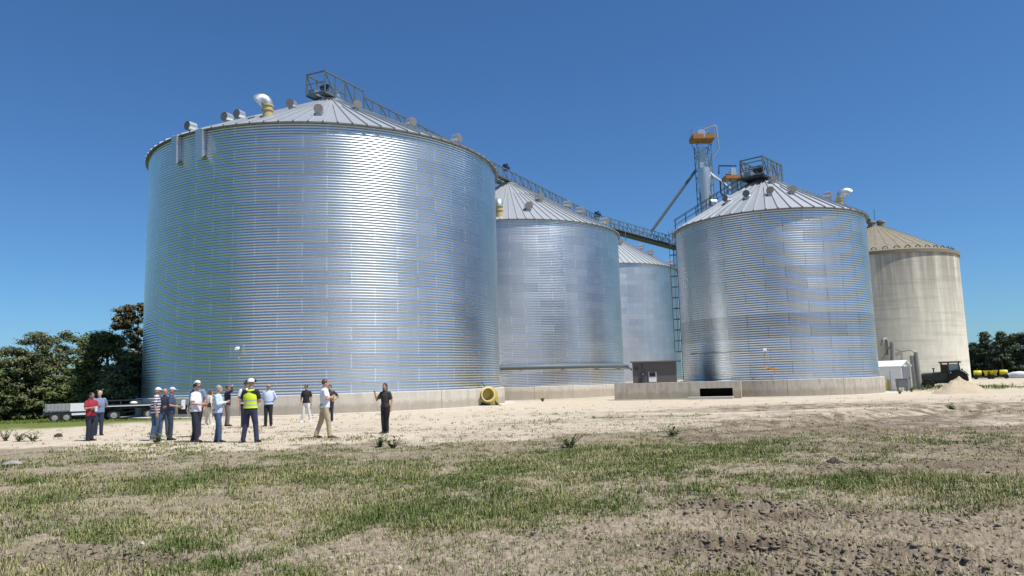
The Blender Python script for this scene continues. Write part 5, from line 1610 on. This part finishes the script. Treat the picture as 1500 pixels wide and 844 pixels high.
        if head == 'cap':      # hair below the cap
            b = MB(); b.loft([[T(.080 * math.cos(a), -.012 + .098 * math.sin(a), z) for a in [PI * (1.0 + 1.0 * j / 12) for j in range(13)]] + [T(.066 * math.cos(a), -.012 + .08 * math.sin(a), z) for a in [PI * (2.0 - 1.0 * j / 12) for j in range(13)]] for z in (.04, 0, -.04)])
            b.build('hair', HAIR[hair], root, 60)
        else:
            for s in (-1, 1):
                b = MB(); b.path([T(s * .115, -.01, .075), T(s * .145, -.01, .075)], [.042, .036], 12); b.path([T(s * .11, -.01, .12), T(s * .12, -.01, .08)], .012, 6); b.build('ear_defender', SHOE['black'], ho, 40)
    if glasses:
        b = MB()
        for s in (-1, 1): b.ell(T(s * .034, .094, .018), (.029, .014, .021), 10, 6); b.bar(T(s * .06, .09, .022), T(s * .08, .0, .022), .008)
        b.bar(T(-.01, .104, .024), T(.01, .104, .024), .01); b.build('sunglasses', LENS, root, 50)
    if woman and head == 'long' and False: pass
    b = MB(); b.loft([ering((0, .006 + lz(1.0), 1.0), wst + .032, .11 * girth + .032, 20), ering((0, .006 + lz(1.04), 1.04), wst + .030, .108 * girth + .030, 20)], cap=False)
    if extra == 'tucked': b.build('belt', SHOE['black'], root, 60)
    return root, arms_j, k


def held(name, label, cat, root, k, pt, size, mat, rz=0.0):
    b = MB(); b.box((0, 0, 0), size); b.box((0, 0, size[2] * .52), (size[0] * .9, size[1] * .6, size[2] * .06))
    o = b.build(name, mat, None)
    a = root.rotation_euler[2]; v = Matrix.Rotation(a, 3, 'Z') @ (Vector(pt) * k)
    o.location = Vector(root.location) + v; o.rotation_euler = (0, 0, a + rz); tag(o, label, cat); return o


WC = cloth('white_cap_cloth', (.68, .66, .62)); GC = cloth('pale_grey_cap_cloth', (.50, .52, .54)); BC = cloth('black_cap_cloth', (.02, .022, .028)); HC = simple('white_helmet_shell', (.80, .80, .80), .3, 0, .04)
r_, a_, k_ = person(131, 646, 575, 112, 'person in a crimson shirt with arms folded, standing by the pale trailer', 'red', 'navy', 2, 'dark', ('crossed', 'crossed'), ((-.07, .02), (.07, -.02)), 'black', 'short', 'hair', girth=1.05, turn=.15)
held('phone', 'pale blue phone in the folded arms of the person in crimson', 'phone', r_, k_, (.02, .30, 1.15), (.09, .02, .15), simple('pale_blue_case', (.45, .62, .78), .3))
person(143.5, 638, 572.5, 142, 'person in a grey-blue t-shirt and dark jeans next to the one in crimson', 'greyblue', 'darkjeans', 0, 'blond', ('behind', 'behind'), ((-.10, .05), (.09, -.03)), 'black', 'short', 'hair', girth=1.1, turn=-.5)
person(225, 645.5, 567.5, 62, 'person in a navy and white striped polo shirt, cap and jeans', 'stripe', 'jeans', 1, 'grey', ('down', 'down'), ((-.10, .08), (.09, -.06)), 'white', 'short', 'cap', lean=.10, girth=1.12, cap_mat=WC)
person(240, 640, 569, 165, 'balding person in dark navy squeezed between the striped polo and the dark denim shirt', 'navy', 'jeans', 1, 'brown', ('front', 'down'), ((-.12, .0), (.13, .04)), 'brown', 'long', 'bald', turn=.3)
r_, a_, k_ = person(248, 645, 567, 72, 'person in a dark denim shirt and pale grey cap holding a white paper', 'denim_shirt', 'slate', 1, 'grey', ('front', 'front'), ((-.09, -.02), (.09, .04)), 'black', 'short', 'cap', lean=.04, girth=1.15, cap_mat=GC)
held('paper_sheet', 'folded white paper held by the person in the dark denim shirt', 'paper', r_, k_, (.0, .40, 1.16), (.02, .12, .30), CL['white'])
r_, a_, k_ = person(285, 647.5, 561, 92, 'person in a white polo with black hair and navy trousers looking down at a phone', 'white', 'navy', 1, 'dark', ('front', 'front'), ((-.12, -.10), (.11, .12)), 'brown', 'short', 'hair', girth=1.15, glasses=True, turn=-.15)
held('phone', 'black phone held by the person in the white polo with navy trousers', 'phone', r_, k_, (.0, .40, 1.10), (.08, .14, .02), SHOE['black'])
person(288, 640, 557, 188, 'person in a white cap hidden behind the white polo, pale grey-blue sleeves showing', 'greyblue', 'darkjeans', 1, 'grey', ('down', 'down'), ((-.07, 0), (.07, 0)), 'brown', 'short', 'cap', girth=1.25, cap_mat=WC)
r_, a_, k_ = person(304, 622.5, 571, 40, 'person in loose cream clothes with a black bag strap, brown hair', 'cream', 'cream', 0, 'brown', ('front', 'down'), ((-.15, .0), (.12, .10)), 'white', 'long', 'long', lean=.16, woman=True)
b = MB(); b.path([(-.12, -.10, 1.48), (.0, -.16, 1.30), (.16, -.12, 1.05)], .018, 6); b.path([(-.12, .10, 1.47), (.03, .17, 1.30), (.18, .08, 1.05)], .018, 6); b.box((.24, -.02, .98), (.08, .26, .20)); b.box((.285, -.02, 1.02), (.015, .24, .10))
o = b.build('shoulder_bag', SHOE['black'], None); o.location = r_.location; o.rotation_euler = r_.rotation_euler; o.scale = r_.scale; tag(o, 'black shoulder bag slung over the person in cream', 'bag')
person(318, 648, 564.5, 82, 'grey-haired person in a pale blue long-sleeved shirt and blue jeans, arms folded', 'lightblue', 'jeans', 0, 'grey', ('crossed', 'crossed'), ((-.10, -.05), (.10, .10)), 'black', 'long', 'hair', girth=1.12, turn=-.2)
person(332, 624.5, 564, 70, 'person in a navy jacket shading the eyes with a raised hand', 'navy', 'grey', 1, 'brown', ('down', 'shade'), ((-.10, -.02), (.10, .05)), 'black', 'long', 'hair')
person(359, 626, 559, 160, 'person in a white shirt and black cap half hidden behind the yellow vest', 'white', 'navy', 1, 'dark', ('down', 'down'), ((-.09, 0), (.09, 0)), 'black', 'short', 'cap', girth=1.1, cap_mat=BC)
r_, a_, k_ = person(366, 648.5, 555.5, 4, 'person seen from behind in a fluorescent yellow vest and white helmet with ear defenders', 'black', 'navytrouser', 1, 'dark', ('front', 'front'), ((-.20, 0), (.20, 0)), 'black', 'short', 'helmet', cap_mat=HC)
b = MB()
b.loft([ering((0, .006, z), rx + .036, ry + .036, 20) for z, rx, ry in ((.95, .17, .118), (1.06, .157, .108), (1.20, .172, .118), (1.30, .176, .118))] + [ering((0, .0, 1.40), .150, .110, 20), ering((0, 0, 1.478), .095, .088, 20)], cap=False)
b.build('safety_vest', CL['vest'], r_, 60)
person(393, 624.5, 562.5, 176, 'balding person in a pale blue shirt tucked into black trousers, wearing sunglasses', 'lightblue', 'black', 1, 'grey', ('behind', 'behind'), ((-.11, 0), (.11, .02)), 'black', 'long', 'bald', girth=1.1, glasses=True, extra='tucked')
person(448.5, 618.5, 563.5, 182, 'person in a black polo and white trousers standing feet apart by the foundation', 'black', 'whitepants', 1, 'dark', ('down', 'down'), ((-.20, .0), (.17, .02)), 'white', 'short', 'hair', woman=True, glasses=True, extra='tucked')
person(475, 642, 555.5, 72, 'person in a white t-shirt and beige chinos with folded arms and feet wide apart', 'white', 'khaki', 0, 'brown', ('crossed', 'crossed'), ((-.12, -.24), (.13, .16)), 'brown', 'short', 'hair', girth=1.15, turn=-.1)
person(483.5, 617.5, 564, 182, 'person in dark clothes almost wholly hidden behind the white t-shirt and beige chinos', 'charcoal', 'navy', 1, 'dark', ('hips', 'down'), ((-.09, 0), (.09, 0)), 'black', 'short', 'hair')
person(565, 635, 561.5, 205, 'dark-haired person in a charcoal t-shirt and black trousers standing alone with one hand raised', 'charcoal', 'black', 1, 'dark', ('down', 'raise'), ((-.06, 0), (.07, .03)), 'black', 'short', 'long', woman=True, turn=.3)

# ------------------------------------------------------------------ camera, light, render
cam = bpy.data.cameras.new('camera'); co = bpy.data.objects.new('camera', cam); COL.objects.link(co)
cam.sensor_width = 36; cam.lens = FPX / 1500 * 36; cam.clip_start = .1; cam.clip_end = 9000
m = Matrix(((CR[0], CU[0], -_F[0], 0), (CR[1], CU[1], -_F[1], 0), (CR[2], CU[2], -_F[2], CAM_H), (0, 0, 0, 1)))
co.matrix_world = m
scene.camera = co
SUN_AZ, SUN_EL = math.radians(58), math.radians(63)      # azimuth measured from -Y (towards the viewer) to +X
to_sun = Vector((math.sin(SUN_AZ) * math.cos(SUN_EL), -math.cos(SUN_AZ) * math.cos(SUN_EL), math.sin(SUN_EL)))
sl = bpy.data.lights.new('sun', 'SUN'); sl.energy = 4.8; sl.angle = math.radians(.53); sl.color = (1, .955, .89)
so = bpy.data.objects.new('sun', sl); COL.objects.link(so); so.rotation_euler = to_sun.to_track_quat('Z', 'Y').to_euler()
w = bpy.data.worlds.new('World'); scene.world = w; w.use_nodes = True
nt = w.node_tree; sky = nt.nodes.new('ShaderNodeTexSky'); sky.sky_type = 'NISHITA'; sky.sun_disc = False
sky.sun_elevation = SUN_EL; sky.sun_rotation = math.atan2(to_sun.x, to_sun.y)
sky.air_density = 1.0; sky.dust_density = .3; sky.ozone_density = 4.0; sky.altitude = 100
bg = nt.nodes['Background']; bg.inputs['Strength'].default_value = .088
mx = nt.nodes.new('ShaderNodeMix'); mx.data_type = 'RGBA'; mx.blend_type = 'MULTIPLY'; mx.inputs[0].default_value = 1.0; mx.inputs[7].default_value = (.50, .795, 1.06, 1)
nt.links.new(sky.outputs[0], mx.inputs[6]); nt.links.new(mx.outputs[2], bg.inputs[0])
vs_ = scene.view_settings; scene.display_settings.display_device = 'sRGB'; vs_.view_transform = 'Standard'; vs_.look = 'None'; vs_.gamma = 1; vs_.use_curve_mapping = False; vs_.exposure = 0.3
scene.cycles.use_denoising = True; scene.cycles.max_bounces = 6; scene.cycles.glossy_bounces = 4
